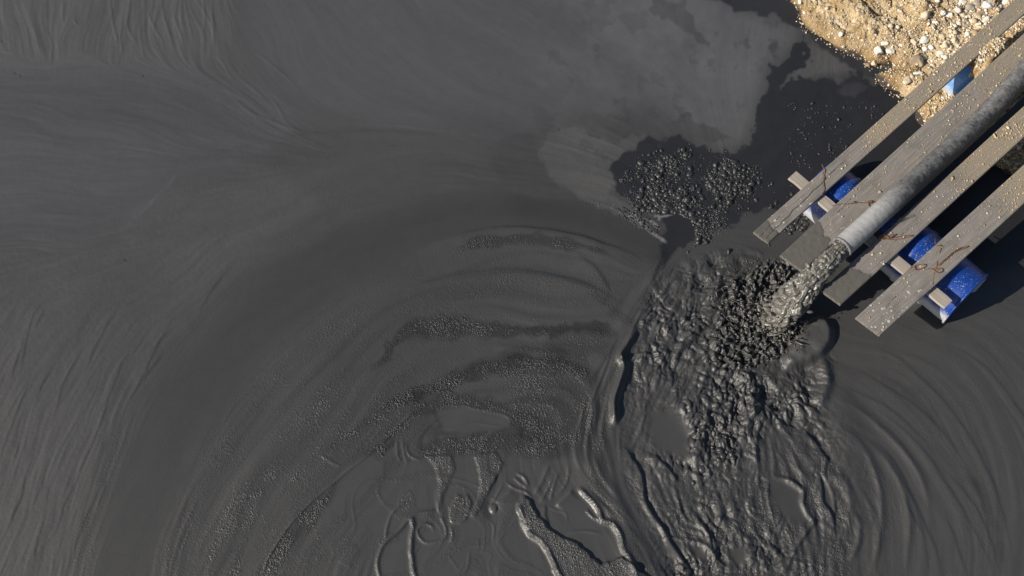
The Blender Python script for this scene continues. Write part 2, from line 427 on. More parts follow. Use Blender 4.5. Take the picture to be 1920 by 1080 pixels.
ang = .5 * np.arctan2(S2, C2) + .10 * pink(60, 91) + .16 * gn(16, 92) * np.exp(-((XX - 200) / 330) ** 4 - (np.maximum(YY - 60, 0) / 110) ** 4) + .05 * gn(22, 93)
VX = np.cos(ang).astype(np.float32); VY = np.sin(ang).astype(np.float32)
def lic(a, L, step=2.):
    """smear a noise along the flow"""
    gx0, gy0 = np.meshgrid(np.arange(NW, dtype=np.float32), np.arange(NH, dtype=np.float32))
    acc = a.copy(); n = int(L / (step * S)); wsum = 1.
    for sg in (1, -1):
        x = gx0.copy(); y = gy0.copy(); px = VX * sg; py = VY * sg
        for i in range(n):
            xi = np.clip(x, 0, NW - 1).astype(np.int32); yi = np.clip(y, 0, NH - 1).astype(np.int32)
            vx = VX[yi, xi]; vy = VY[yi, xi]; f = np.where(vx * px + vy * py < 0, -1, 1).astype(np.float32)
            px = vx * f; py = vy * f; x = x + px * step; y = y + py * step
            wt = 1 - i / n; acc += wt * samp(a, x, y)
        wsum += 1
    acc -= acc.mean(); return acc / acc.std()
lic_long = lic(gn(2.2, 11), 110); lic_mid = lic(gn(3.5, 12), 45); lic_wide = lic(gn(9, 13), 150); lic_long2 = lic(gn(2.6, 18), 60); lic_wide2 = lic(gn(7, 25), 200)
lic_lump = lic(gn(6.5, 14), 16, 1.2); lic_lump2 = lic(gn(3.6, 15), 9, 1.); lic_fine = lic(gn(1.6, 16), 26, 1.5)

# ---- zones
Z_WR = polym([(-200,-200),(450,-200),(430,110),(560,235),(480,300),(600,380),(420,510),(300,640),(200,820),(140,1000),(100,1300),(-200,1300)], 22, .5, 30, 3)
Z_UP = polym([(-200,130),(330,120),(560,220),(520,300),(330,330),(230,440),(-200,480)], 25)
Z_TC = polym([(420,-200),(1520,-200),(1500,60),(1400,270),(1100,230),(930,280),(560,240),(450,120)], 30)
Z_SB = polym([(160,1250),(200,960),(300,720),(440,560),(620,450),(800,380),(960,350),(1130,400),(1230,460),(1180,470),(960,425),(800,450),(640,530),(480,680),(360,860),(260,1100),(250,1250)], 16)
Z_POOL = polym([(1222,540),(1290,490),(1400,470),(1480,500),(1560,575),(1560,680),(1545,760),(1565,850),(1600,950),(1590,1250),(1330,1250),(1235,1060),(1195,960),(1160,830),(1165,730),(1185,660),(1205,600)], 9)
Z_IMP = polym([(1360,530),(1400,505),(1480,490),(1500,520),(1490,560),(1500,620),(1490,650),(1440,680),(1360,690),(1335,640),(1345,590)], 9, .6, 14, 5)
Z_CL = polym([(1330,640),(1420,660),(1430,720),(1390,790),(1380,870),(1335,870),(1330,810),(1300,720)], 14, .6, 16, 6)
Z_R = polym([(1560,580),(1760,620),(2200,500),(2200,1300),(1580,1300),(1610,950),(1570,800),(1555,700)], 18)
Z_STR = polym([(1235,470),(1265,460),(1240,540),(1210,610),(1180,660),(1165,700),(1155,760),(1140,840),(1165,940),(1215,1020),(1270,1120),(1190,1120),(1150,1000),(1090,900),(1075,850),(1100,780),(1130,700),(1170,640),(1200,570)], 8)

# ---- tones (colour of the mud: dry crust, dark wet sheets, some shading mixed in)
TONE *= 1 + .05 * pink(120, 21)
tone([(-200,-200),(460,-200),(420,110),(330,150),(-200,160)], 1.16, 30)
tone([(-200,230),(200,240),(480,270),(330,320),(270,400),(180,420),(-200,420)], 1.0, 22)
tone([(-200,160),(300,165),(520,240),(480,262),(250,235),(-200,215)], .84, 16, a=.8)
tone([(100,440),(190,405),(245,400),(235,432),(150,447)], .84, 8)
tone([(440,-200),(1130,-200),(1200,150),(1250,210),(1000,215),(700,225),(560,210),(460,110)], 1.13, 40)
tone([(1130,-200),(1300,-40),(1380,12),(1500,48),(1506,70),(1440,128),(1420,200),(1402,262),(1350,281),(1300,250),(1250,205),(1180,130),(1100,20)], 1.34, 14)
tone([(440,300),(900,275),(940,300),(920,350),(600,420),(430,500)], .98, 30, a=.8)
m = Z_SB; TONE = TONE * (1 - m) + .69 * m
tone([(960,360),(1100,380),(1230,425),(1260,460),(1235,510),(1130,440),(960,410)], .56, 14)
tone([(920,268),(985,250),(1022,262),(1012,300),(1036,336),(1080,380),(960,360),(925,320)], .80, 6, .7, 8, 8)
tone([(1020,250),(1060,238),(1110,235),(1160,252),(1215,240),(1185,275),(1150,310),(1140,362),(1180,388),(1212,418),(1236,442),(1222,440),(1150,402),(1080,368),(1034,336),(1012,290)], 1.16, 3, .6, 8, 9)
tone([(1060,222),(1110,212),(1160,220),(1195,224),(1230,206),(1252,225),(1282,214),(1332,235),(1375,258),(1335,274),(1300,268),(1260,250),(1200,243),(1160,268),(1130,262),(1100,248)], .88, 3, 1., 7, 10)
tone([(1222,-8),(1290,8),(1312,50),(1334,95),(1325,104),(1300,72),(1262,42),(1228,20)], .92, 3, 1., 8, 12)
tone([(1330,108),(1345,112),(1345,122),(1332,120)], 1.0, 3, .8, 6, 13)
tone([(1515,80),(1560,98),(1640,140),(1612,132),(1540,138),(1480,158),(1468,166)], 1.28, 4)
WETM = tone([(1503,64),(1494,83),(1469,111),(1447,128),(1442,161),(1425,194),(1422,236),(1408,267),(1380,284),(1350,287),(1320,275),(1300,279),(1285,265),(1268,256),(1212,254),(1180,276),(1165,290),(1155,312),(1145,342),(1152,366),(1182,378),(1232,402),(1254,430),(1240,500),(1290,452),(1400,412),(1440,392),(1560,410),(1650,560),(1900,560),(2100,400),(2100,200),(1730,150),(1689,160),(1661,155),(1639,153),(1617,136),(1594,139),(1567,151),(1539,142),(1494,150),(1475,164),(1464,175),(1467,160),(1486,139),(1508,108),(1514,83)], .36, 2.5, .9, 6, 14)
tone([(1560,172),(1600,150),(1640,160),(1600,185)], .8, 4, .8, 9, 15, .5)
m = tone([(1280,-30),(1330,2),(1400,15),(1440,28),(1495,48),(1520,40),(1500,-100),(1280,-100)], .42, 3, .9, 7, 16); WETM = np.maximum(WETM, m)
m = tone([(1500,56),(1512,50),(1560,80),(1640,128),(1700,180),(1690,190),(1640,150),(1550,98)], .5, 3, .6, 7, 17); WETM = np.maximum(WETM, m)
tone([(1590,440),(1700,540),(1920,500),(2200,500),(2200,640),(1760,625),(1600,600),(1540,560)], .88, 12)
TONE = TONE * (1 - Z_R * .8) + .92 * Z_R * .8
TONE *= 1 - .10 * Z_POOL; TONE *= 1 - .22 * Z_STR
tone([(1480,760),(1560,800),(1640,1000),(1620,1200),(1300,1200),(1230,1060),(1240,960),(1300,870),(1440,850)], .70, 40, a=.75)
tone([(940,600),(1000,560),(1130,545),(1160,600),(1120,612),(960,615)], .98, 18, a=.7)
tone([(880,440),(1000,425),(1150,455),(1230,490),(1200,570),(1100,500),(950,470)], .9, 14, a=.6)
MOT = gn(1.3, 401) * .5 + gn(3, 402) * .5 + .6 * gn(7, 403)
TONE *= 1 - .07 * polym([(-200,260),(420,300),(260,430),(330,560),(140,1000),(100,1300),(-200,1300)], 40)
film = polym([(1000,-60),(1500,30),(1440,130),(1400,260),(1230,240),(1180,275),(1150,350),(1200,410),(1090,375),(1020,290),(1000,200)], 20)
TONE *= 1 + film * (.05 * pink(26, 410) + .03 * pink(8, 414)); blot = sstep(1.1, 1.5, samp(pink(20, 418), (XX + MG + 5 * WARPX) / S, (YY + MG + 5 * WARPY) / S)) * film; TONE *= 1 - .16 * blot; TONE *= 1 + .06 * film
TONE *= 1 + .016 * MOT * (1 + 1.2 * WETM)
spk = np.clip(lic(gn(2.2, 404), 5, 1.) - 1.9, 0, 1) * polym([(1250,0),(1500,50),(1440,130),(1400,260),(1260,210),(1290,120)], 25); TONE *= 1 - .22 * spk
spk = np.clip(pink(7, 405) - 1.5, 0, 1) * polym([(1400,40),(1500,50),(1480,110),(1430,140),(1380,100)], 14); TONE *= 1 - .4 * spk
TONE *= 1 + .030 * lic_wide * (1 - Z_POOL) + .018 * lic_mid * (.4 + Z_WR)
dk = np.clip(lic_long - 1.2, 0, 2) * Z_TC; TONE *= 1 - .05 * dk
TONE *= 1 - .16 * blur(WETM, 16) * (1 - WETM)
ROUGH += .14 * Z_WR + .10 * Z_TC - .13 * WETM + .02 * Z_POOL

# ---- relief: wrinkled skin on the left, folds, arcs
H += Z_WR * (.0006 * lic_mid + .00045 * lic_long + .00042 * lic_fine + .0005 * lic_wide + .00022 * gn(1.5, 26)) * (1 - .45 * Z_UP)
H += Z_WR * (1 - .6 * Z_UP) * .0011 * np.clip(lic_long2 - .9, 0, 3)
H += Z_TC * (.0002 * lic_mid + .0004 * lic_wide + .00015 * lic_fine)
FANR = polym([(260,1300),(420,830),(600,640),(800,500),(950,440),(1130,470),(1215,540),(1160,640),(1100,800),(1040,850),(820,830),(640,900),(520,1300)], 25)
CALM = 1 - .5 * FANR - .6 * Z_R
H += CALM * (1 - Z_WR) * (1 - Z_TC) * (1 - Z_POOL) * (1 - Z_SB * .8) * (1 - WETM * .7) * (.0020 * lic_wide * (.45 + .35 * Z_R) + .0005 * lic_mid + .0002 * lic_fine + .00055 * lic_long + .0011 * (1 - .5 * Z_R) * np.clip(lic_long2 - .8, 0, 3))
fb = sstep(.35, 1.3, lic_wide2); FOAM = np.maximum(FOAM, .42 * fb * FANR); TONE *= 1 - .13 * fb * FANR; fb2 = sstep(.5, 1.5, -lic_wide2); TONE *= 1 + .05 * fb2 * FANR; H += .0018 * lic_wide2 * FANR
fr = sstep(.3, 1.4, lic_wide) * Z_R; TONE *= 1 - .07 * fr; FOAM = np.maximum(FOAM, .3 * fr)
H += Z_R * (.0003 * lic_mid + .0002 * lic_long + .0012 * lic_wide2)
for q in ([(205,-20),(212,40),(220,80),(219,110)],[(232,20),(226,70),(230,108)],[(245,-10),(240,50),(262,90)],[(290,0),(280,30),(300,70),(312,108)],[(300,-10),(310,40),(330,105)],[(265,40),(262,70),(272,115)],
          [(378,-20),(384,30),(380,60)],[(395,-20),(400,60),(402,90)],[(120,0),(118,30),(122,50)],[(92,60),(98,90),(95,120)],[(140,30),(146,50)],[(325,30),(340,70),(344,84)]):
    ridge(q, 2.6, .0030, .3, 1.4)
for q in ([(400,98),(418,118),(430,140),(440,155)],[(508,185),(520,200),(532,222),(534,228)],[(470,90),(520,130),(560,165)],[(420,165),(470,210),(560,245),(610,252)]):
    ridge(q, 2.4, .0018, .3, .8)
cliff([(222,432),(262,402),(290,372),(312,350),(330,328),(360,312),(400,293),(440,278),(478,270)], .006, 30, 1.5, 6, -1, .1, 1.4)
cliff([(470,272),(540,256),(640,246),(740,246),(850,252)], .006, 22, 2.4, 8, -1, .25, 1.2)
cliff([(560,240),(640,232),(760,238),(930,262),(960,300)], .004, 18, 2.4, 8, 1, .3, 1.2)
for q in ([(20,716),(40,650),(52,615)],[(35,712),(60,600),(90,560)],[(62,620),(78,590),(82,575)],[(22,870),(30,850),(36,828)],[(100,690),(80,720),(60,770)],[(155,650),(120,720),(100,790)],[(230,560),(180,650),(150,720)],
          [(330,590),(300,640),(270,700),(240,760)],[(250,640),(225,690),(200,760),(180,830)],[(310,660),(285,690),(262,720)],[(140,900),(165,850),(200,770)],[(100,1010),(120,950),(150,890)],[(130,1080),(150,1000),(180,930),(200,890)],
          [(60,960),(80,900),(105,830)],[(10,1000),(40,930),(50,880)],[(430,505),(400,540),(370,590)],[(60,1080),(70,1020),(90,960)],[(180,960),(192,930),(200,900)],[(20,800),(45,740),(60,700)],[(0,880),(10,830),(30,780)]):
    cliff(q, .0045, 9, 1.2, 4, 1 if q[0][1] > q[-1][1] else -1, .3, 1.2)
SMOOTH = np.maximum(SMOOTH, Z_SB * .9)
# long arcs inside the fan
def arc(q, h, w, s=-1): cliff(q, h * 1.5, w, 2.2, 10, s, .2, .8)
arc([(780,470),(860,440),(960,425),(1080,440),(1200,480)], .018, 30, -1)
arc([(760,540),(860,515),(960,505),(1080,525),(1170,570)], .010, 30, -1)
arc([(840,530),(940,512),(1040,520),(1120,545)], .006, 22, -1)
arc([(1080,475),(1120,505),(1150,555)], .006, 24, -1)
for q in ([(1560,640),(1620,645),(1680,668),(1740,720),(1800,790),(1860,900),(1890,1000),(1905,1090)],[(1600,690),(1680,735),(1740,780),(1800,850)],[(1640,760),(1720,830),(1790,930),(1830,1000),(1870,1085)],[(1560,720),(1640,750),(1710,800),(1770,870)],
          [(1740,860),(1790,900),(1840,970),(1880,1085)],[(1680,880),(1720,950),(1750,1020),(1770,1090)],[(1620,800),(1680,870),(1720,960),(1745,1085)],[(1770,640),(1850,690),(1920,780),(1980,880)],[(1600,900),(1640,960),(1650,1020),(1640,1085)],[(1770,960),(1790,1010),(1815,1085)],[(1690,920),(1706,960),(1730,1000)]):
    cliff(q, .0065, 20, 1.8, 9, -1, .3, 1.1)
tone([(1812,880),(1830,905),(1848,940),(1856,955),(1840,930),(1815,900)], .62, 3)
band([(1600,690),(1700,730),(1780,830),(1850,950),(1890,1085)], 6, .1, .86, .8)

# bubbly dark bands, shading of the bubbles included in the tone
band([(850,474),(900,457),(970,448),(1040,455),(1100,466),(1148,480)], [3,8,10,10,9,4], .75, .62)
band([(685,700),(722,672),(742,640),(790,612),(870,615),(950,622),(1050,618),(1110,612),(1165,634)], [4,10,20,22,15,10,11,10,6], .8, .50)
band([(1000,655),(1060,640),(1120,645),(1150,680)], [6,22,26,10], .55, .74)
band([(700,775),(780,737),(850,712),(930,690),(1000,682),(1080,695),(1120,730)], [3,7,12,16,16,14,8], .85, .54)
band([(930,668),(1000,655),(1080,680),(1120,720)], [5,10,16,10], .6, .74)
band([(600,852),(680,800),(760,752),(850,722),(900,712)], [3,5,7,7,3], .7, .72)
band([(470,1110),(560,990),(660,890),(720,832),(790,770),(850,752),(920,768),(1000,800),(1060,830)], [18,17,15,14,9,13,16,20,18], .9, .58)
band([(790,812),(860,800),(900,812),(800,845),(870,836),(950,830),(1030,845),(1080,825)], [8,10,6,14,18,20,22,14], .85, .6)
band([(300,1110),(360,960),(450,800),(560,680)], [14,16,18,14], .34, .95)
band([(380,1110),(440,960),(520,850),(600,760),(690,660)], [14,16,20,20,14], .42, .92)
band([(430,1110),(470,960),(500,900)], [5,7,4], .6, .85)
band([(540,700),(640,620),(760,570),(860,545),(960,530),(1060,550),(1140,590)], [10,24,30,30,26,18,8], .36, .97)
band([(1100,548),(1150,580),(1190,612)], [6,9,6], .6, .78)
band([(620,470),(520,560),(430,680),(340,860)], [30,40,40,30], .14, 1.0)
FOAM = np.maximum(FOAM, .8 * polym([(960,690),(1100,700),(1125,780),(1085,850),(1010,840),(950,780)], 14))
TONE *= 1 - .28 * polym([(980,690),(1100,700),(1125,780),(1085,850),(1010,835),(960,770)], 16)
cliff([(1160,625),(1180,605),(1200,575),(1213,545),(1235,500),(1243,480)], .007, 18, 1.5, 8, 1, .1)
cliff([(1105,720),(1125,690),(1150,650),(1162,630)], .007, 14, 1.4, 6, 1, .15)
for q in ([(1150,640),(1135,690),(1110,750),(1090,800)],[(1158,650),(1140,700),(1118,760)],[(1100,740),(1090,790),(1082,830)],[(1110,745),(1108,790),(1112,830)],[(1092,770),(1085,800),(1075,830)]):
    ridge(q, 2.4, .0045, .25, 1.2)
FOAM = np.maximum(FOAM, .5 * Z_STR)
H += Z_STR * (.0028 * lic_mid + .0022 * lic_lump)

# smooth pools (bottom centre)
for q in ([(640,880),(700,850),(720,880),(650,960),(600,1000)],[(735,900),(770,865),(800,862),(820,890),(820,955),(760,965),(700,1010),(690,960)],[(850,858),(885,858),(896,900),(890,950),(880,925),(855,928),(842,960),(828,950)],[(745,1000),(772,980),(770,1080),(715,1080),(718,1030)],
          [(815,770),(870,760),(900,770),(945,778),(955,790),(945,803),(890,812),(830,812),(815,805),(828,800)],[(790,1000),(880,960),(960,980),(1000,1020),(1040,1090),(800,1090)],[(930,905),(965,910),(975,960),(950,1000),(920,960)],
          [(985,890),(1032,866),(1014,908),(995,914)],[(1052,934),(1072,918),(1090,920),(1110,938),(1128,970),(1120,985),(1150,1010),(1158,1030),(1150,1048),(1130,1052),(1105,1035),(1062,1002),(1032,990),(1022,960),(1023,945)]):
    m = polym(q, 4); SMOOTH = np.maximum(SMOOTH, m); FOAM *= 1 - m; TONE = TONE * (1 - m) + m * 1.0; ROUGH += m * (.36 - ROUGH)
MRB = polym([(560,1110),(600,1000),(700,880),(800,850),(930,850),(965,940),(1000,1030),(1040,1110)], 14)
qx = 46 * gn(60, 501) + 16 * gn(22, 503); qy = 46 * gn(60, 502) + 16 * gn(22, 504); qf = samp(gn(34, 505), (XX + MG + qx) / S, (YY + MG + qy) / S)
gq = np.hypot(*np.gradient(qf)) / S + 1e-4
for c_, hh_ in ((-.9, .0028), (-.3, .0035), (.15, .003), (.7, .004), (1.3, .003)):
    HD += .42 * MRB * hh_ * np.exp(-((qf - c_) / gq / 2.2) ** 2) * np.clip(.5 + .8 * pink(30, 506), 0, 1.2)
fq = (sstep(.7, .8, qf) * (1 - sstep(1.2, 1.3, qf)) + sstep(-.9, -.8, qf) * (1 - sstep(-.45, -.35, qf))) * MRB
FOAM2 = np.maximum(FOAM2, .35 * fq); TONE *= 1 - .05 * fq; HD += .0015 * fq
H += -.006 * polym([(815,770),(900,768),(945,778),(955,790),(945,803),(890,812),(830,812),(828,800)], 2.5)
ridge([(815,762),(870,760),(890,766),(945,778),(956,790),(948,802)], 2, .004)
ridge([(828,800),(850,803),(890,793),(920,797),(945,800)], 1.8, .003)
ridge([(490,1080),(510,1035),(560,965),(640,893),(700,845),(755,792),(782,768),(800,757)], 2.2, .0095, .08, .8)
cliff([(490,1080),(510,1035),(560,965),(640,893),(700,845),(755,792),(782,768),(800,757)], .006, 22, 1.5, 6, -1, .1, .5)
ridge([(640,876),(615,862),(600,852)], 2, .004)
raise_([(800,855),(816,876),(823,905),(819,955),(824,963),(831,930),(853,880),(847,852)], .008, 2.2, .6)
raise_([(888,852),(897,885),(898,920),(888,950),(880,963),(890,968),(905,945),(922,900),(945,870),(930,845)], .008, 2.5, .6, .4)
raise_([(845,982),(842,955),(855,930),(878,925),(883,945),(878,970),(860,982)], .008, 2.5, .7, .4)
ridge([(762,830),(764,848),(775,858),(790,862)], 2.2, .006, .2); ridge([(745,825),(745,850),(752,868)], 2.2, .0045, .2); ridge([(754,822),(758,850),(764,870)], 2.2, .0045, .2)
ridge([(819,957),(790,961),(770,970),(745,998),(722,1018),(712,1036),(708,1060),(713,1085)], 3.4, .0115, .05, .9)
ridge([(760,940),(736,962),(726,990),(722,1015)], 2.6, .007, .15, .6)
ridge([(772,968),(774,990),(770,1020),(774,1055),(781,1090)], 4.5, .016, .05, 1.3, .9)
ridge([(822,963),(834,985),(836,1003),(826,1014),(800,1018),(786,1008),(784,992),(798,982),(811,989),(813,999)], 2.8, .007, .1, .8, .6)
ridge([(846,985),(849,1008),(842,1018)], 2.4, .006, .2)
HD += .02 * np.sqrt(np.clip(1 - (((XX - 925) / 8) ** 2 + ((YY - 953) / 10) ** 2), 0, 1)); HD -= .014 * np.exp(-(((XX - 922) / 13) ** 2 + ((YY - 950) / 16) ** 2))
for q, w_, h_ in (([(914,973),(925,985),(926,1004),(919,1010)],2.5,.007),([(970,970),(945,1000),(928,1022)],1.8,.0045),([(906,1003),(909,1015),(904,1038)],2,.005),([(894,1010),(898,1025),(890,1030)],2,.005),([(945,905),(925,940),(915,955)],3,.010),
                  ([(968,886),(985,897),(992,915)],3.5,.017),([(962,893),(975,905),(990,916)],3,.013),([(947,904),(965,915),(985,922),(1000,935)],3,.015),([(880,1032),(878,1060),(868,1078)],3,.006),([(840,1040),(860,1070)],3,.004),
                  ([(1023,946),(1040,956),(1060,963),(1064,984)],2,.007),([(1060,1003),(1090,996),(1130,1001)],3,.010)):
    ridge(q, w_ * .8, h_ * .6, .2, .8)
cliff([(935,890),(925,905),(918,925)], .014, 10, 1.5, 6, -1, .2); cliff([(960,915),(945,930),(930,940),(925,945)], .012, 10, 1.5, 6, 1, .2)
# the raised foamy tongue and the basins beside it
m = raise_([(972,945),(976,968),(990,1000),(1012,1018),(1030,1042),(1056,1100),(1260,1100),(1200,1075),(1168,1046),(1135,1056),(1112,1047),(1085,1020),(1050,1005),(1022,990),(1005,960),(996,934),(984,930)], .028, 3., .9, .4)
ridge([(973,948),(977,968),(990,998),(1012,1016),(1030,1040),(1050,1078),(1060,1100)], 4.5, .017, .04, 1.2, .9)
H += .02 * Z_STR * polym([(1060,850),(1200,850),(1330,1200),(1150,1200),(1090,930)], 20)
ridge([(1083,914),(1105,934),(1124,958),(1130,976),(1150,984),(1161,1002),(1168,1025),(1180,1046),(1195,1080)], 5, .026, .06, 1.2, .9)
ridge([(1098,955),(1112,970),(1127,978)], 3, .010, .15, .5, .6)
cliff([(1073,917),(1060,930),(1052,937),(1040,949)], .022, 12, 1.4, 6, 1, .15); cliff([(1024,945),(1024,965),(1030,985)], .014, 12, 1.4, 6, -1, .2)
ridge([(1032,866),(1015,905),(1000,930)], 4, .007, .2, .8, .6)
for q in ([(1050,880),(1035,920),(1030,945)],[(1065,870),(1062,905),(1045,925)],[(1040,890),(1020,930),(1010,945)]): ridge(q, 3, .006, .25, 1., .7)

# ---- the pool: lip, churned lumps, mounds
ZP2 = blur(Z_POOL * sstep(560, 690, YY), 6) * (1 - sstep(1240, 1480, XX)); H += -.018 * ZP2
cliff([(1262,450),(1243,480),(1218,545),(1203,585),(1190,612)], .005, 22, 3, 10, -1, .12, .6)
cliff([(1206,580),(1192,612),(1176,648),(1165,668),(1171,690),(1162,722),(1154,748),(1154,775),(1160,800)], .022, 26, 2.2, 8, -1, .12, .6)
ridge([(1195,615),(1176,648),(1164,668),(1170,690),(1161,722),(1153,748),(1152,775),(1154,800)], 6, .042, .1, 1., .7)
ridge([(1164,668),(1166,680)], 5, .03, .3)
LUMP = np.sqrt(np.abs(lic_lump)) * .9 - .6; LUMP2 = np.sqrt(np.abs(lic_lump2)) - .6
near = np.exp(-(((XX - 1370) / 150) ** 2 + ((YY - 690) / 190) ** 2))
POOLS = [[(1222,775),(1262,765),(1292,800),(1292,862),(1250,848),(1225,830)],[(1243,1015),(1282,1015),(1286,1045),(1260,1050)],[(1293,1022),(1322,1030),(1326,1052),(1306,1046)],[(1445,894),(1480,906),(1500,923),(1502,945),(1515,970),(1500,985),(1468,960),(1448,930)],[(1535,890),(1550,905),(1562,935),(1565,965),(1548,950),(1540,920)],[(1365,1030),(1395,1030),(1400,1055),(1375,1060)]]
flat = np.zeros_like(H)
for q in POOLS: flat = np.maximum(flat, polym(q, 4))
SMOOTH = np.maximum(SMOOTH, flat)
PL = Z_POOL * (1 - .92 * flat)
edge = np.exp(-((XX - 1215) / 60) ** 2) * (YY > 600) * (YY < 860)
def terr(a, k, e=.22):
    q = a * k; f = q - np.floor(q); return (np.floor(q) + sstep(0, e, f) - .35 * f) / k
ta = terr(lic(gn(11, 20), 18) + .35 * lic_lump, 1.5); tb = terr(lic(gn(6, 22), 20) + .3 * lic_lump2, 1.3)
var = np.clip(.85 + .5 * pink(38, 23), .2, 1.8)
PL = np.maximum(PL, .5 * polym([(1450,720),(1560,760),(1640,880),(1660,1200),(1400,1200),(1400,800)], 30) * (1 - .92 * flat)); PL = PL * (1 - sstep(1500, 1620, XX) * .5)
rip = lic(gn(4.4, 27), 8, 1.); wx_ = gn(13, 28) * 7; wy_ = gn(13, 29) * 7
rip = samp(rip, (XX + MG + wx_) / S, (YY + MG + wy_) / S); RIP = np.sqrt(np.abs(rip) + .02) - .75
H += PL * var * (ta * (.004 + .008 * near + .005 * edge) + tb * (.003 + .006 * near) + RIP * (.0110 + .008 * near + .006 * edge) + LUMP2 * (.0050 + .011 * near ** 1.5))
LUMP3 = np.sqrt(np.abs(lic(gn(2.2, 19), 6, 1.))) - .75
H += PL * (.0035 * lic_mid + var * (.0012 + .004 * near) * LUMP3 + .0009 * lic_fine + .0006 * gn(1.4, 24))
wp = gn(8, 61) * 5; wq = gn(8, 62) * 5
imp = np.abs(samp(gn(3.4, 63), (XX + MG + wp) / S, (YY + MG + wq) / S)); imp2 = np.abs(samp(gn(5, 64), (XX + MG + wq) / S, (YY + MG + wp) / S))
H += Z_IMP * (.050 * (np.sqrt(imp) - .8) + .045 * (np.sqrt(imp2) - .8)); H += Z_CL * (.022 * (np.sqrt(imp2) - .75) + .010 * (np.sqrt(imp) - .75))
FOAM = np.maximum(FOAM, Z_POOL * (1 - flat) * (.30 + .5 * polym([(1380,900),(1600,900),(1650,1200),(1230,1200),(1260,1000)], 40)))
FOAM *= 1 - .6 * Z_IMP
for q, h_, hi in (([(1168,830),(1190,862),(1205,893),(1209,930),(1225,965),(1245,992),(1262,1022),(1290,1060),(1312,1090)],.035,16),([(1225,848),(1245,868),(1264,890),(1270,906)],.03,14),([(1505,802),(1530,830),(1546,856),(1562,872)],.03,22),
                  ([(1535,884),(1541,910),(1543,940),(1555,956),(1563,975),(1567,1002)],.024,14),([(1290,868),(1300,885),(1330,895)],.02,10),([(1420,815),(1419,840),(1421,872)],.028,12),([(1445,900),(1440,930),(1448,960),(1450,980)],.014,10),([(1370,1045),(1380,1060),(1388,1070)],.014,8)):
    cliff(q, h_, hi, 1.6, 8, -1, .15, 1.)
for q, w_, h_ in (([(1445,892),(1480,903),(1504,920),(1505,942),(1515,966),(1523,980),(1510,1000),(1490,1030),(1472,1072)],5,.022),([(1540,886),(1552,906),(1562,932),(1566,966)],4,.012),([(1240,1012),(1262,1008),(1280,1014),(1284,1040)],3,.010),([(1284,1012),(1312,1018),(1330,1030),(1345,1050),(1370,1068)],4,.015),
                  ([(1260,905),(1272,940),(1280,965),(1300,985)],4,.012),([(1400,930),(1412,960),(1420,985)],8,.010),([(1368,820),(1378,850),(1372,880)],3,.012),([(1600,960),(1612,990),(1605,1030),(1590,1050)],6,.016),([(1395,700),(1410,760),(1400,810)],9,.018),([(1450,740),(1462,755)],7,.016)):
    ridge(q, w_, h_, .15, .8)
mm = polym([(1548,603),(1557,622),(1555,645),(1541,664),(1512,680),(1478,690),(1468,676),(1488,648),(1512,618),(1530,602)], 3.5); HD += .085 * np.sqrt(np.clip(mm, 0, 1)) * (.8 + .2 * mm); SMOOTH = np.maximum(SMOOTH, mm * .8)
FOAM *= 1 - mm; TONE = TONE * (1 - mm) + 1.15 * mm
ridge([(1528,668),(1545,690),(1549,722),(1536,756),(1522,772)], 11, .038, .2)
ridge([(1470,700),(1500,695),(1525,690)], 10, -.025, .2)
ridge([(1490,770),(1485,800)], 12, -.02, .3)
for q in ([(1570,790),(1625,850),(1652,930),(1650,1010),(1630,1085)],[(1600,800),(1675,880),(1705,970),(1700,1085)],[(1560,860),(1590,920),(1600,990)],[(1480,830),(1500,880),(1530,910)],[(1560,740),(1640,790),(1720,880),(1750,980)],[(1400,1000),(1450,1030),(1480,1085)],[(1330,960),(1390,1000),(1430,1060)],[(1290,940),(1330,1010),(1350,1085)]):
    ridge(q, 7, .011, .3, 1.2, .25); cliff(q, .007, 14, 2, 8, -1, .3, 1.2)
# rim of the pool to the right rises gently
HD += .03 * polym([(1560,690),(1600,760),(1620,900),(1600,1000),(1580,900),(1555,800)], 20)
# ring ripples above the splash
for q in ([(1235,560),(1280,500),(1340,475),(1400,470)],[(1250,570),(1300,515),(1350,492)],[(1400,470),(1420,472),(1432,485)]): ridge(q, 4, .006, .25, .6)
# fine froth laces
for q in ([(1172,402),(1190,412),(1215,430),(1232,442),(1252,456)],[(1224,404),(1240,408),(1262,405)],[(1190,400),(1200,415),(1216,424)],[(1205,408),(1222,416),(1236,432)],[(1236,404),(1236,414)]):
    D, T = dist(q, 12, 1.8, int(q[0][0])); g = (1 - sstep(1., 2.6, np.abs(D) + .8 * gn(3, 71))) * taper(T, .1); TONE = TONE * (1 - g) + 2.6 * g
FOAM = np.maximum(FOAM, .8 * polym([(1080,362),(1150,385),(1200,395),(1240,440),(1220,440),(1140,402),(1070,370)], 5))
ridge([(1190,360),(1230,405),(1200,420)], 3, .004)
FOAM2 = np.maximum(FOAM2, .9 * polym([(1160,330),(1200,300),(1290,280),(1385,305),(1400,345),(1345,440),(1290,480),(1296,405),(1190,398)], 8, 1., 14, 44))
# calm the smooth places
Hs = blur(H, 7); H = H * (1 - SMOOTH * .8) + Hs * SMOOTH * .8
H = H + HD; FOAM = np.maximum(FOAM * (1 - .9 * SMOOTH), FOAM2)
FOAM = np.maximum(FOAM, (.17 + .08 * FANR + .12 * Z_POOL) * (1 - Z_WR) * (1 - Z_TC) * (1 - .8 * Z_SB) * (1 - SMOOTH) * (1 - .5 * WETM)); FOAM *= np.clip(1 + .32 * pink(14, 41), .3, 1.9); ROUGH -= .08 * np.clip(FOAM, 0, 1)
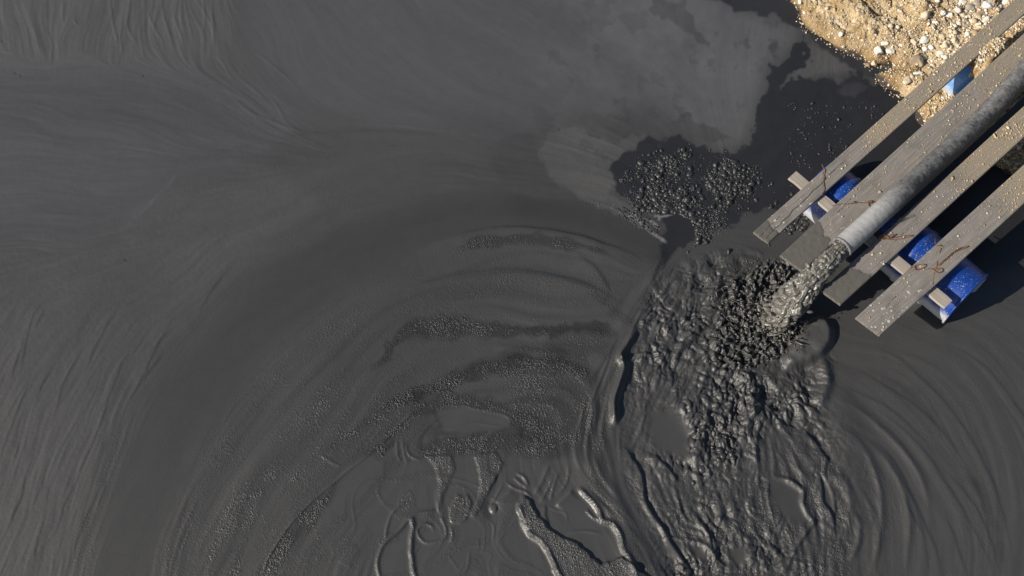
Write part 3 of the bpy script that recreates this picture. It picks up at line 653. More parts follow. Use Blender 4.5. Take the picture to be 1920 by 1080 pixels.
# pock marks far left
for (u, v) in ((237,487),(30,137),(40,141),(270,142),(5,77),(1050,243)):
    g = np.exp(-(((XX - u) / 1.8) ** 2 + ((YY - v) / 1.8) ** 2)); H -= .005 * g; TONE *= 1 - .5 * g
COOL = np.clip(.25 + .5 * Z_UP + .5 * Z_TC + .6 * WETM + .3 * Z_WR, 0, 1)

# ------------------------------------------------------------------ mud sheet
def axis(lo, hi, step, far):
    core = np.arange(lo, hi + step, step); e = []; d = step
    x = 0
    while x < far: d *= 1.28; x += d; e.append(x)
    e = np.array(e); return np.concatenate([(lo - e)[::-1], core, core[-1] + e])
tl = unproj(0, 0); bl = unproj(0, 1080)
ax = axis(tl[0] - .15, -tl[0] + .15, .0078, 70.); ay = axis(bl[1] - .15, tl[1] + .15, .0078, 70.)
GX, GY = np.meshgrid(ax, ay)
U, Vv = proj(GX, GY); inb = (GY > -7) & (np.abs(GX) < 20) & (GY < 20)
U = np.where(inb, U, 1e5 * np.sign(GX)); Vv = np.where(inb, Vv, -1e5 * np.sign(GY + 1e-6))
rx = (U + MG) / S; ry = (Vv + MG) / S
fo = np.maximum(np.maximum(-U, U - 1920), np.maximum(-Vv, Vv - 1080)); fade = 1 - sstep(40, 145, fo)
gz = samp(H, rx, ry) * fade
at = dict(tone=samp(TONE, rx, ry) * fade + (1 - fade), foam=samp(FOAM, rx, ry) * fade, rough=samp(ROUGH, rx, ry) * fade + .5 * (1 - fade), cool=samp(COOL, rx, ry) * fade)
mud = mesh("mud", np.stack([GX, GY, gz], -1).reshape(-1, 3), gridF(len(ay), len(ax)), M_MUD, attrs=at)
tag(mud, "wet grey mud covering the pond, smooth, wrinkled and churned", "mud", kind='structure')
def mudz(u, v): return samp(H, (np.asarray(u, float) + MG) / S, (np.asarray(v, float) + MG) / S)

# ------------------------------------------------------------------ the sandy bank
SHORE = [(1330,-420),(1400,-150),(1440,-60),(1468,-14),(1482,4),(1499,22),(1500,38),(1511,53),(1533,69),(1558,84),(1571,93),(1602,102),(1615,107),(1629,122),(1643,127),(1668,119),(1672,126),(1660,137),(1640,141),(1660,160),(1682,178),(1691,186),(1716,210),(1722,220),(1729,234),(1745,255),(1780,280),(1850,303),(1900,332),(1960,375),(2060,440),(2250,520),(2600,600)]
SH = P(*np.array(SHORE, float).T)[:, :2]
def inside(pts, u, v):
    p = np.array(pts, float); m = np.zeros(np.shape(u), bool)
    for i in range(len(p)):
        q, b = p[i], p[(i + 1) % len(p)]
        if q[1] == b[1]: continue
        m ^= ((q[1] > v) != (b[1] > v)) & (u < (b[0] - q[0]) * (v - q[1]) / (b[1] - q[1]) + q[0])
    return m
def shore_sd(x, y):
    D = np.full(x.shape, 1e9); sg = np.ones(x.shape)
    for a, b in zip(SH[:-1], SH[1:]):
        d = b - a; t = np.clip(((x - a[0]) * d[0] + (y - a[1]) * d[1]) / (d @ d), 0, 1)
        ex = x - a[0] - d[0] * t; ey = y - a[1] - d[1] * t; dd = ex * ex + ey * ey; m = dd < D - 1e-12
        D[m] = dd[m]
    ins = inside(np.vstack([SH, [[60, SH[-1][1]], [60, 60], [SH[0][0], 60]]]), x, y)
    return np.sqrt(D) * np.where(ins, 1, -1)
def bankz(x, y, fine=True):
    s = shore_sd(x, y)
    s = s + .03 * fbm(x, y, 7, 3, 5)
    z = np.where(s < 0, s * .5, .10 * (1 - np.exp(-s / .05)) + .32 * (1 - np.exp(-s / 1.6)))
    k_ = np.clip(s / .25, 0, 1)
    z = z + k_ * (.045 * fbm(x, y, 2.6, 3, 9) + .022 * fbm(x, y, 11, 3, 17))
    # erosion runnels roughly along the slope
    q = vn(x * .85 + y * .5, x * -.5 + y * .85, 5, 3); z = z - k_ * .03 * np.clip(1 - np.abs(q) * 5, 0, 1)
    if fine: z = z + np.clip(s / .05, 0, 1) * (.007 * fbm(x, y, 30, 3, 25) + .009 * np.abs(fbm(x, y, 55, 2, 33)) + .007 * vn(x, y, 95, 31))
    return z - .012
br = P(1920, 430); tr = P(1920, 0); lf = P(1440, -30)
bx = axis(lf[0] - .1, P(1960, 0)[0] + .1, .0085, 40.); by = axis(P(1700, 420)[1], tr[1] + .25, .0085, 40.)
bx = bx[bx > lf[0] - 5]; by = by[by > P(1700, 420)[1] - 3]
BX, BY = np.meshgrid(bx, by); sdv = shore_sd(BX, BY)
wc = (1 - sstep(0, .5, np.maximum(np.maximum(lf[0] - .1 - BX, BX - P(1960, 0)[0] - .1), np.maximum(P(1700, 420)[1] - BY, BY - tr[1] - .25))))
BZ = wc * bankz(BX, BY) + (1 - wc) * (np.where(sdv < 0, sdv * .5, .10 * (1 - np.exp(-np.maximum(sdv, 0) / .3)) + .32 * (1 - np.exp(-np.maximum(sdv, 0) / 1.6))) + np.clip(sdv, 0, .3) * .15 * fbm(BX, BY, .5, 2, 9))
wet = np.clip(1 - np.abs(sdv) / (.16 + .1 * fbm(BX, BY, 4, 2, 2)), 0, 1) * .9 + .5 * np.clip(vn(BX, BY, 2.2, 77) - .25, 0, 1)
muddy = np.clip(1 - (sdv - .004) / .02, 0, 1)
bank = mesh("bank", np.stack([BX, BY, BZ], -1).reshape(-1, 3), gridF(len(by), len(bx)), M_SAND, attrs=dict(wet=np.clip(wet, 0, 1), muddy=muddy))
tag(bank, "sunlit sandy bank strewn with gravel beside the mud", "bank", kind='structure')
def on_bank(u, v):
    z = np.zeros(np.shape(u)) + .2
    for _ in range(6):
        p = P(u, v, z); z = bankz(np.atleast_1d(p[..., 0]), np.atleast_1d(p[..., 1]), False).reshape(np.shape(u))
    return P(u, v, z)

# ------------------------------------------------------------------ blobs (pebbles, bubbles, droplets) from template shapes
def ico(sub):
    import bmesh
    b = bmesh.new(); bmesh.ops.create_icosphere(b, subdivisions=sub, radius=1); b.verts.ensure_lookup_table()
    V = np.array([v.co[:] for v in b.verts]); F = np.array([[v.index for v in f.verts] for f in b.faces]); b.free(); return V, F
ICO1, ICO2, ICO3 = ico(1), ico(2), ico(3)
def stone_shape(seed, base, ang=.35):
    V, F = base; r = np.random.default_rng(seed)
    V = V * 1.0
    for _ in range(7):        # flat facets
        n = r.standard_normal(3); n /= np.linalg.norm(n); d = V @ n; lim = r.uniform(.5, .85)
        V = V - np.outer(np.maximum(d - lim, 0) * .95, n)
    V = V * (1 + ang * .3 * vn3(V[:, 0] + seed, V[:, 1], V[:, 2], 1.6, seed))[:, None]
    return V, F
def scatter(name, pos, size, mat, base=ICO1, flat=(.5, .8), stretch=(1., 1.6), shapes=6, ang=.35, seed=0, sink=.25, tint=True, round_=False, tmax=1.):
    r = np.random.default_rng(seed); VV = []; FF = []; TT = []; off = 0
    sh = [base if round_ else stone_shape(seed * 10 + i, base, ang) for i in range(shapes)]
    n = len(pos); idx = r.integers(0, shapes, n)
    for s_ in range(shapes):
        m = idx == s_
        if not m.any(): continue
        V, F = sh[s_]; k_ = m.sum()
        a = r.uniform(0, 6.28, k_); st_ = r.uniform(*stretch, k_); fl = r.uniform(*flat, k_); sz = size[m]
        lx = V[None, :, 0] * (sz * st_)[:, None]; ly = V[None, :, 1] * sz[:, None]; lz = V[None, :, 2] * (sz * fl)[:, None]
        X = lx * np.cos(a)[:, None] - ly * np.sin(a)[:, None] + pos[m][:, None, 0]; Y = lx * np.sin(a)[:, None] + ly * np.cos(a)[:, None] + pos[m][:, None, 1]
        Z = lz + pos[m][:, None, 2] + (sz * fl * (1 - 2 * sink))[:, None]
        VV.append(np.stack([X, Y, Z], -1).reshape(-1, 3)); FF.append((F[None] + (np.arange(k_) * len(V))[:, None, None] + off).reshape(-1, 3)); off += k_ * len(V)
        TT.append(np.repeat(r.random(k_) ** 1.2 * tmax, len(V)))
    return mesh(name, np.vstack(VV), np.vstack(FF), mat, attrs=dict(tint=np.concatenate(TT)))

# gravel on the bank
n = 95000
gu = rng.uniform(1440, 2010, n); gv = rng.uniform(-70, 360, n)
g3 = P(gu, gv, .25); sd_ = shore_sd(g3[:, 0], g3[:, 1])
dens = .55 + .45 * fbm(g3[:, 0], g3[:, 1], 2.2, 3, 40) + np.clip((gu - 1700) / 400, -.2, .5)
keep = (sd_ > .012) & (rng.random(n) < np.clip(dens, .08, 1))
g3 = g3[keep]; sz = np.clip(rng.lognormal(-5.55, .66, len(g3)), .0022, .036); sz *= np.where(gu[keep] > 1740, 1.15, .9)
g3[:, 2] = bankz(g3[:, 0], g3[:, 1])
gravel = scatter("gravel", g3, sz, M_GRAVEL, seed=3)
tag(gravel, "loose tan gravel and pebbles strewn over the sandy bank", "gravel", kind='stuff')
# pale crumbs along the waterline
sp_ = spline(SHORE[3:27], 2.); n = len(sp_); ii = rng.integers(0, len(sp_), n)
cu = sp_[ii, 0] + rng.normal(2, 4, n); cv = sp_[ii, 1] + rng.normal(-2, 4, n); c3 = P(cu, cv, .03); c3[:, 2] = np.maximum(bankz(c3[:, 0], c3[:, 1]), .0)
tag(scatter("shore_grit", c3, np.clip(rng.lognormal(-5.1, .4, n), .003, .016), M_GRAVEL, seed=4), "coarse grit and small pebbles along the muddy waterline", "grit", kind='stuff')

# stones one can tell apart: u, v, long, wide (px), turn in photo, material, label
STONES = [
 (1851,12,28,21,20,'W',"large white rounded cobble, biggest at the top right beside the plank"),
 (1872,17,25,13,62,'W',"narrow upright white stone leaning on the upper plank edge"),
 (1848,37,23,14,32,'W',"bright white oval stone right below the brown stone by the plank"),
 (1842,28,27,16,30,'B',"brown flat stone lodged between the two white cobbles"),
 (1833,45,13,11,10,'W',"small pale stone touching the plank below the brown stone"),
 (1823,40,14,10,-35,'W',"small cream stone with a brown stain left of the brown stone"),
 (1822,15,24,21,-40,'G',"grey brown block left of the biggest white cobble"),
 (1804,29,19,12,-60,'T',"upright tan stone casting a long shadow near the grey slab"),
 (1768,25,15,12,70,'W',"pale rounded stone at the left of a touching pair"),
 (1781,29,20,14,-20,'W',"pale blocky stone at the right of a touching pair"),
 (1809,44,30,13,-32,'G',"flat grey slab lying between the sand and the plank"),
 (1831,4,20,15,-50,'G',"dull grey stone above the grey brown block"),
 (1804,5,18,13,-20,'W',"whitish stone at the top edge above the tan upright one"),
 (1885,4,18,14,40,'W',"cream stone at the top edge close to the plank"),
 (1812,-2,14,11,10,'W',"bright small stone cut by the top edge of the photo"),
 (1734,32,22,19,50,'T',"tan angular stone on the open sand, upper middle of the bank"),
 (1751,44,17,16,60,'W',"pale round stone just right of the tan angular stone"),
 (1733,77,21,16,35,'W',"white stone casting a round dark shadow in the middle of the bank"),
 (1712,80,11,15,75,'T',"small upright tan stone left of the white shadow casting stone"),
 (1767,70,15,19,-70,'T',"buff rounded stone beside the thin wire in the sand"),
 (1770,88,15,17,-60,'T',"buff stone wedged below another near the blue drum"),
 (1788,77,19,14,-55,'T',"tan stone touching the upper edge of the thin plank"),
 (1761,101,21,11,-12,'W',"pale flat stone next to the blue drum rim"),
 (1721,116,30,28,15,'B',"big flat brown rock half sunk in the sand"),
 (1721,138,20,9,-3,'W',"small white flat stone under the big brown rock"),
 (1645,99,24,21,55,'W',"white cobble with a grey patch, left of a pair by the inlet"),
 (1667,98,20,17,-40,'W',"pale cobble casting a dark shadow, right of a pair by the inlet"),
 (1659,82,17,10,0,'W',"pale stone right above the pair by the inlet"),
 (1700,153,24,17,30,'T',"tan rock embedded in the sand near the shore"),
 (1500,4,14,8,75,'W',"white splinter shaped stone at the shore, top edge of the photo"),
 (1638,120,13,12,45,'T',"wet tan stone at the mouth of the small inlet"),
 (1625,123,13,8,-25,'B',"dark wet stone lying in the mud at the inlet"),
 (1581,88,8,7,0,'T',"small rounded tan stone on the eroded shore edge"),
 (1617,76,9,8,30,'T',"small tan lump on the wet sand above the inlet"),
 (1690,10,10,8,20,'T',"small tan stone near the top edge on bare sand"),
 (1757,2,14,9,-30,'W',"pale stone at the top edge above the touching pair"),
]
SM = dict(W=M_ST_W, T=M_ST_T, G=M_ST_G, B=M_ST_B)
for i, (u, v, a, b, turn, mt, lab) in enumerate(STONES):
    p = on_bank(np.array(float(u)), np.array(float(v)))
    V, F = stone_shape(100 + i, ICO3, .6)
    f = 190.; sx, sy = a / f / 2, b / f / 2; sz_ = min(sx, sy) * (.5 if mt in 'GB' else .75)
    V = V * np.array([sx, sy, sz_]); c, s = math.cos(R(turn)), math.sin(R(turn))
    V = np.stack([V[:, 0] * c - V[:, 1] * s, V[:, 0] * s + V[:, 1] * c, V[:, 2]], -1)
    V = V + np.stack([.13 * min(sx, sy) * vn3(*(V / min(sx, sy) + 50).T, 1.7, i + k_) + .04 * min(sx, sy) * vn3(*(V / min(sx, sy) + 50).T, 5, i + k_) for k_ in range(3)], -1)
    o = mesh("stone", V, F, SM[mt]); o.location = (p[0], p[1], max(p[2], .0) + sz_ * (.25 if mt in 'GB' else .5))
    tag(o, lab, "stone", "stones lying on the sandy bank")

# ------------------------------------------------------------------ planks
def plank(name, a, b, z0, z1, wid, thick, label, seed, mudlen=None, cracks=(), dustf=None, spat=0., mat=M_WOOD, skew=.12):
    """a, b: photo positions of the centre line on the top face at both ends; a = the end over the mud"""
    A = P(*a, z0); B = P(*b, z1); L = np.linalg.norm(B - A); ex = (B - A) / L
    ey = np.cross([0, 0, 1], ex); ey /= np.linalg.norm(ey); ez = np.cross(ex, ey)
    nu, nv = int(L / .009), max(24, int(wid / .005))
    u = np.linspace(0, L, nu); t = np.linspace(-1, 1, nv)
    Um, Tm = np.meshgrid(u, t, indexing='ij')
    Ys = Tm * wid / 2 * (1 + .012 * vn(Um, Um * 0, 1.3, seed))
    Us = Um - skew * Ys * np.clip(1 - Um / .3, 0, 1)          # end sawn slightly askew
    Us = Us + np.clip(1 - Um / .02, 0, 1) * .004 * vn(Ys, Ys * 0, 60, seed)
    rnd = -.006 * np.clip((np.abs(Tm) - .93) / .07, 0, 1) ** 2
    grain = .0012 * vn(Um * 2.5 + vn(Um, Ys, 6, seed), Ys * 70, 1., seed + 2)
    md = np.zeros_like(Um)
    if mudlen:
        e = mudlen[0] + (mudlen[1] - mudlen[0]) * (Tm + 1) / 2 + .03 * fbm(Ys * 1., Us * 1., 14, 4, seed + 5)
        md = 1 - sstep(-.008, .008, Us - e)
    Zs = rnd + grain * (1 - md) + md * (.003 + .0015 * fbm(Us, Ys, 25, 3, seed))
    cr = np.zeros_like(Um)
    for (u0, t0, u1, t1, wv) in cracks:
        cy = (t0 + (t1 - t0) * (Um - u0) / (u1 - u0) + .10 * vn(Um, Um * 0, 9, seed + 3) + .05 * vn(Um, Um * 0, 30, seed + 4)) * wid / 2
        g = np.exp(-((Ys - cy) / (wv * (.5 + .5 * np.sin(np.pi * np.clip((Um - u0) / (u1 - u0), 0, 1))))) ** 2) * ((Um > u0) & (Um < u1))
        cr = np.maximum(cr, g)
    Zs = Zs - .010 * cr
    # bottom + sides: close the slab
    top = A + Us[..., None] * ex + Ys[..., None] * ey + Zs[..., None] * ez
    bot = A + Us[..., None] * ex + Ys[..., None] * ey - thick * ez
    ring_i = np.concatenate([np.arange(nv), np.arange(1, nu) * nv + nv - 1, (nu - 1) * nv + np.arange(nv - 2, -1, -1), np.arange(nu - 2, 0, -1) * nv])
    N = nu * nv; F = [gridF(nu, nv)[:, ::1]]
    r2 = np.roll(ring_i, -1)
    tv = top.reshape(-1, 3); sv_t = tv[ring_i]; bv = bot.reshape(-1, 3)[ring_i]; m_ = len(ring_i)
    V = np.vstack([tv, sv_t, bv, [A + ex * 0 + (-thick) * ez] * 0 if False else np.zeros((0, 3))])
    i0 = np.arange(m_); i1 = np.roll(i0, -1)
    F.append(np.stack([N + i0, N + m_ + i0, N + m_ + i1, N + i1], -1))
    # underside
    cb = [bot[0, 0], bot[0, -1], bot[-1, -1], bot[-1, 0]]; V = np.vstack([V, cb]); q = len(V) - 4
    F.append(np.array([[q, q + 1, q + 2, q + 3]]))
    d = dustf(Us / L, Tm) if dustf is not None else np.zeros_like(Um)
    d = d * (1 - md)
    def full(a_): return np.concatenate([a_.ravel(), a_.ravel()[ring_i] * .6, a_.ravel()[ring_i] * .4, np.zeros(4)])
    RM = np.stack([ex, ey, ez], 1)
    o = mesh(name, (V - A) @ RM, F, mat, attrs=dict(dust=full(d), mudcoat=full(md), spat=full(np.clip(spat * (1.1 - Us / 1.2) + .25, 0, 1)), crack=full(np.clip(cr * 1.3, 0, 1))))
    o.matrix_world = Matrix([[*RM[i], A[i]] for i in range(3)] + [[0, 0, 0, 1]])
    tag(o, label, "plank", "planks of the pipe walkway")
    return dict(A=A, ex=ex, ey=ey, ez=ez, L=L, w=wid, dust=dustf, o=o)
ZP = .492
D1 = lambda s, t: sstep(.22, .42, s) * .72 + .45 * np.exp(-((s - .34) / .05) ** 2)
D2 = lambda s, t: sstep(.3, .8, s) * .62 + .1
D3 = lambda s, t: sstep(.35, .62, s) * .85 + .12
D4 = lambda s, t: sstep(.42, .75, s) * .8 + .08
PK = []
PK.append(plank("wooden_plank", (1426.5,445), (2040,-102), ZP, ZP + .22, .168, .036, "narrow weathered plank with a long crack, outermost at the upper left", 11, (.14, .18), [(.02, -.5, 1.15, .2, .0035), (.03, .15, .28, .25, .0022)], D1, .9))
PK.append(plank("wooden_plank", (1484,493), (2040,-15), ZP, ZP + .22, .245, .036, "wide plank with a muddy end running left of the black pipe", 12, (.36, .50), [(.55, .5, .9, .55, .0015)], D2, .4))
PK.append(plank("wooden_plank", (1558,557.5), (2040,118), ZP, ZP + .2, .212, .036, "plank with a muddy end and rusty wire running right of the pipe", 13, (.40, .33), [(.8, -.2, 1.1, -.25, .0012)], D3, .5))
PK.append(plank("wooden_plank", (1627,612), (2040,235), ZP, ZP + .2, .255, .036, "spattered plank with crossed rusty wires, outermost at the right", 14, None, [(.25, .1, .42, .2, .0018)], D4, 1.))
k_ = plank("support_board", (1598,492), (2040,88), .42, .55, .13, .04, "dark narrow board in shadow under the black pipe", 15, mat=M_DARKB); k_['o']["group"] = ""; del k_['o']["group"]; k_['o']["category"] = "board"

def plank_z(u, v):
    z = ZP
    for _ in range(4):
        p = P(u, v, z); q = PK[0]; sl = q['ex'][2] / np.linalg.norm(q['ex'][:2]); h = q['ex'][:2] / np.linalg.norm(q['ex'][:2])
        z = ZP + sl * ((p[:2] - q['A'][:2]) @ h - PK0S(p, h)) + .006
    return z
def PK0S(p, h):   # the planks start at different places along the walkway
    n = np.array([-h[1], h[0]]); d = [abs((p[:2] - q['A'][:2]) @ n) for q in PK]; j = int(np.argmin(d))
    return (PK[j]['A'][:2] - PK[0]['A'][:2]) @ h
# grit on the planks
gp = []; gs = []
for j, q in enumerate(PK):
    n = 3600; s_ = rng.random(n); t_ = rng.uniform(-.95, .95, n)
    pr = np.clip(q['dust'](s_, t_) * .75 + .05, 0, 1) * (.55 + .6 * vn(s_ * q['L'], t_ * q['w'], 9, 60 + j))
    mu = s_ * q['L'] < .5
    keep = (rng.random(n) < pr) & ~(mu & (j in (1, 2)))
    s_ = s_[keep]; t_ = t_[keep]
    gp.append(q['A'] + (s_ * q['L'])[:, None] * q['ex'] + (t_ * q['w'] / 2)[:, None] * q['ey'] + .001 * q['ez']); gs.append(np.clip(rng.lognormal(-5.7, .58, len(s_)), .0018, .016))
gp = np.vstack(gp); gs = np.concatenate(gs)
tag(scatter("grit", gp, gs, M_GRAVEL, seed=6, tmax=.62), "pale grit and crumbs of gravel scattered over the planks", "grit", kind='stuff')

# ------------------------------------------------------------------ generic tube / box builders
def tube(name, pts, rad, mat, parent=None, nseg=10, step=None, attrs=False):
    p = np.array(pts, float)
    if step: p = spline3(p, step)
    n = len(p); tg = np.gradient(p, axis=0); tg /= np.linalg.norm(tg, axis=1)[:, None] + 1e-12
    V = []; a = np.linspace(0, 2 * np.pi, nseg, endpoint=False); up = np.array([0, 0, 1.])
    for i in range(n):
        x = np.cross(tg[i], up); 
        if np.linalg.norm(x) < 1e-3: x = np.array([1., 0, 0])
        x /= np.linalg.norm(x); y = np.cross(x, tg[i]); r = rad if np.isscalar(rad) else rad[i]
        V.append(p[i] + r * (np.cos(a)[:, None] * x + np.sin(a)[:, None] * y))
    V = np.vstack(V)
    F = [gridF(n, nseg, True)]
    F.append(np.arange(nseg)[None, :]); F.append(((n - 1) * nseg + np.arange(nseg)[::-1])[None, :])
    return mesh(name, V, F, mat, parent)
def spline3(p, step):
    q = np.vstack([2 * p[0] - p[1], p, 2 * p[-1] - p[-2]]); out = []
    for i in range(1, len(q) - 2):
        n = max(2, int(np.linalg.norm(q[i + 1] - q[i]) / step)); t = np.linspace(0, 1, n, endpoint=False)[:, None]
        a, b, c, d = q[i - 1], q[i], q[i + 1], q[i + 2]
        out.append(.5 * (2 * b + (c - a) * t + (2 * a - 5 * b + 4 * c - d) * t * t + (3 * b - 3 * c + d - a) * t ** 3))
    return np.vstack(out + [p[-1:]])

# cross timber under the four planks
def beam(name, a, b, ztop, wid, th, mat, seed):
    A = P(*a, ztop); B = P(*b, ztop); L = np.linalg.norm(B - A); ex = (B - A) / L; ey = np.array([-ex[1], ex[0], 0]); ez = np.array([0, 0, 1.])
    nu = int(L / .02); prof = []
    c = .006; w2 = wid / 2
    for (y, z) in ((-w2 + c, 0), (w2 - c, 0), (w2, -c), (w2, -th + c), (w2 - c, -th), (-w2 + c, -th), (-w2, -th + c), (-w2, -c)): prof.append((y, z))
    prof = np.array(prof); u = np.linspace(0, L, nu)
    V = (u[:, None, None] * ex + prof[None, :, :1] * ey + prof[None, :, 1:] * ez)
    V = V + .002 * np.stack([vn(u[:, None] + 0 * prof[None, :, 0], prof[None, :, 0] * 9 + 0 * u[:, None], 12, seed)] * 3, -1)
    F = [gridF(nu, 8, True), np.arange(8)[None, :], ((nu - 1) * 8 + np.arange(8)[::-1])[None, :]]
    RM = np.stack([ex, ey, ez], 1); o = mesh(name, V.reshape(-1, 3) @ RM, F, mat, smooth=False)
    o.matrix_world = Matrix([[*RM[i], A[i]] for i in range(3)] + [[0, 0, 0, 1]]); return o
bt = beam("cross_timber", (1486,327), (1779,570), 0.485, .115, .03, M_BATTEN, 3)
tag(bt, "pale cross timber lying under the four planks on the blue drums", "timber")

# ------------------------------------------------------------------ plastic drums
def lathe(prof, nseg=64):
    p = np.array(prof); a = np.linspace(0, 2 * np.pi, nseg, endpoint=False)
    V = np.stack([np.repeat(p[:, :1], nseg, 1), p[:, 1:] * np.cos(a), p[:, 1:] * np.sin(a)], -1).reshape(-1, 3)
    return V, gridF(len(p), nseg, True)[:, ::-1]
def drum(c, axdir, zc, label, mat, pitch=0., L=.88):
    Rr = .287
    e = empty("plastic_drum", c + np.array([0, 0, 0.])); tag(e, label, "drum", "blue plastic drums floating the walkway")
    e.rotation_euler = (0, pitch, math.atan2(axdir[1], axdir[0]))
    h = L / 2
    prof = [(-h + .018, .0005), (-h + .018, Rr - .035), (-h + .006, Rr - .022), (-h + .004, Rr - .008), (-h + .03, Rr - .002), (-h + .07, Rr)]
    for x in (-.18 * L, .18 * L):
        prof += [(x - .035, Rr + .001), (x - .022, Rr + .009), (x - .008, Rr + .013), (x + .008, Rr + .013), (x + .022, Rr + .009), (x + .035, Rr + .001)]
        if x < 0: prof += [(-.05, Rr + .003), (.05, Rr + .003)]
    prof += [(h - .07, Rr), (h - .03, Rr - .002), (h - .004, Rr - .008), (h - .006, Rr - .022), (h - .018, Rr - .035), (h - .018, .0005)]
    V, F = lathe(prof); mesh("body", V, F, mat, e)
    for s in (-1, 1):
        rp = [(s * (h - .02), Rr - .0015), (s * (h - .018), Rr + .008), (s * (h - .006), Rr + .011), (s * (h + .003), Rr + .007), (s * (h + .004), Rr - .006), (s * (h - .003), Rr - .012)]
        if s < 0: rp = rp[::-1]
        V, F = lathe(rp, 72); mesh("rim", V, F, mat, e)
        V, F = lathe([(s * (h - .0178), .034), (s * (h - .002), .034), (s * h, .03), (s * h, .0005)], 24); o = mesh("bung", V + np.array([0, .0, .19]), F if s > 0 else F[:, ::-1], mat, e)
    return e
zc = .168
axd = P(1779, 570, .3) - P(1486, 327, .3); axd = axd / np.linalg.norm(axd)
def place_drum(endpx, far, label, mat, z=zc, pitch=0., L=.88):
    c = P(*endpx, z) + axd * (L / 2 if far else -L / 2)
    return drum(c, axd, z, label, mat, pitch, L)
place_drum((1811, 561), False, "blue drum right of the pipe with white spatter under two planks", M_DRUM, zc)
place_drum((1531, 346), True, "blue drum left of the pipe under the two left planks", M_DRUM)
place_drum((1790, 122), True, "faded pale blue drum half buried in the sandy bank under the planks", M_DRUM2, .19, R(12), .60)
# sand heaped over the buried drum
def heap(name, u, v, z, rx_, ry_, hh, label, seed):
    c = P(u, v, z); n1, n2 = 26, 64; V = []
    for i in range(n1):
        r = i / (n1 - 1)
        for j in range(n2):
            a = 2 * np.pi * j / n2; q = 1 + .18 * math.sin(3 * a + seed) + .1 * math.sin(7 * a + 2 * seed)
            x = rx_ * r * math.cos(a) * q; y = ry_ * r * math.sin(a) * q
            V.append((x * .74 - y * .67, x * .67 + y * .74, hh * (1 - r ** 4) - .02 - .2 * max(0, r - .8)))
    V = np.array(V); V[:, 2] += .012 * fbm(V[:, 0] + seed, V[:, 1], 14, 4, seed) + .006 * vn(V[:, 0], V[:, 1], 70, seed)
    o = mesh(name, V, gridF(n1, n2, True), M_SAND, attrs=dict(wet=np.zeros(len(V)), muddy=np.zeros(len(V)))); o.location = c
    m = 420; a = rng.uniform(0, 6.28, m); r = np.sqrt(rng.random(m)) * .8; x = rx_ * r * np.cos(a); y = ry_ * r * np.sin(a)
    pos = np.stack([x * .74 - y * .67, x * .67 + y * .74, hh * (1 - r ** 4) - .018], -1) + c
    return o, pos
hp, hpos = heap("sand_heap", 1850, 110, .455, .30, .125, .21, "", 2)
tag(hp, "heap of gravelly sand between the left planks over the buried drum", "sand heap", kind='stuff')
tag(scatter("heap_gravel", hpos, np.clip(rng.lognormal(-4.9, .4, len(hpos)), .004, .02), M_GRAVEL, seed=8), "pebbles covering the sand heap between the planks", "gravel", kind='stuff')

# ------------------------------------------------------------------ pipe
PC = [(1578.5,463.5,.635),(1645,404,.645),(1740,318,.655),(1830,235,.69),(1895,166,.78),(1950,100,.90),(2040,-20,1.1)]
pp = np.array([P(u, v, z) for u, v, z in PC]); pp = spline3(pp, .012)
pr_ = .0985; nseg = 56; tg = np.gradient(pp, axis=0); tg /= np.linalg.norm(tg, axis=1)[:, None]
a = np.linspace(0, 2 * np.pi, nseg, endpoint=False); rings = []; al = []; ar = []
cum = np.concatenate([[0], np.cumsum(np.linalg.norm(np.diff(pp, axis=0), axis=1))])
def ringat(c, t, r, flatn=0.):
    x = np.cross(t, [0, 0, 1.]); x /= np.linalg.norm(x); y = np.cross(x, t)
    return c + r * (np.cos(a)[:, None] * x + np.sin(a)[:, None] * y)
body = empty("discharge_pipe", pp[0]); tag(body, "black discharge pipe caked with pale dried slurry toward its mouth", "pipe")
V = []; du = []
for rr_, ii, s_ in [(.082, range(14, -1, -1), 'in'), (pr_, range(len(pp)), 'out')]:
    for i in ii:
        wv = 1 + .006 * np.sin(cum[i] * 90) * (rr_ > .09)
        V.append(ringat(pp[i], tg[i], rr_ * wv)); al.append(np.full(nseg, cum[i])); ar.append(a)
        du.append(np.full(nseg, .98 - .80 * sstep(.30, .95, cum[i]) + .04 * sstep(1.2, 2., cum[i])) + .30 * np.clip(np.sin(a - 1.2) * 0 + np.cos(a - 2.6), -.6, 1) * .8)  # paler round the upper left, darker round the lower right
V = np.vstack(V); nr = len(V) // nseg
o = mesh("pipe_wall", V - pp[0], gridF(nr, nseg, True), M_PIPE, body, attrs=dict(along=np.concatenate(al), around=np.concatenate(ar), dust=np.concatenate(du)))
cv = np.vstack([ringat(pp[0] - tg[0] * .004 * (1 - 0) + tg[0] * s, tg[0], r) for s, r in ((.0, .081), (-.004, .087), (-.004, .098), (.0, .1045), (.016, .1045), (.02, .099))])
mesh("mouth_ring", cv - pp[0], gridF(6, nseg, True), M_PIPE, body, attrs=dict(along=np.zeros(len(cv)), around=np.tile(a, 6), dust=np.full(len(cv), .55)))

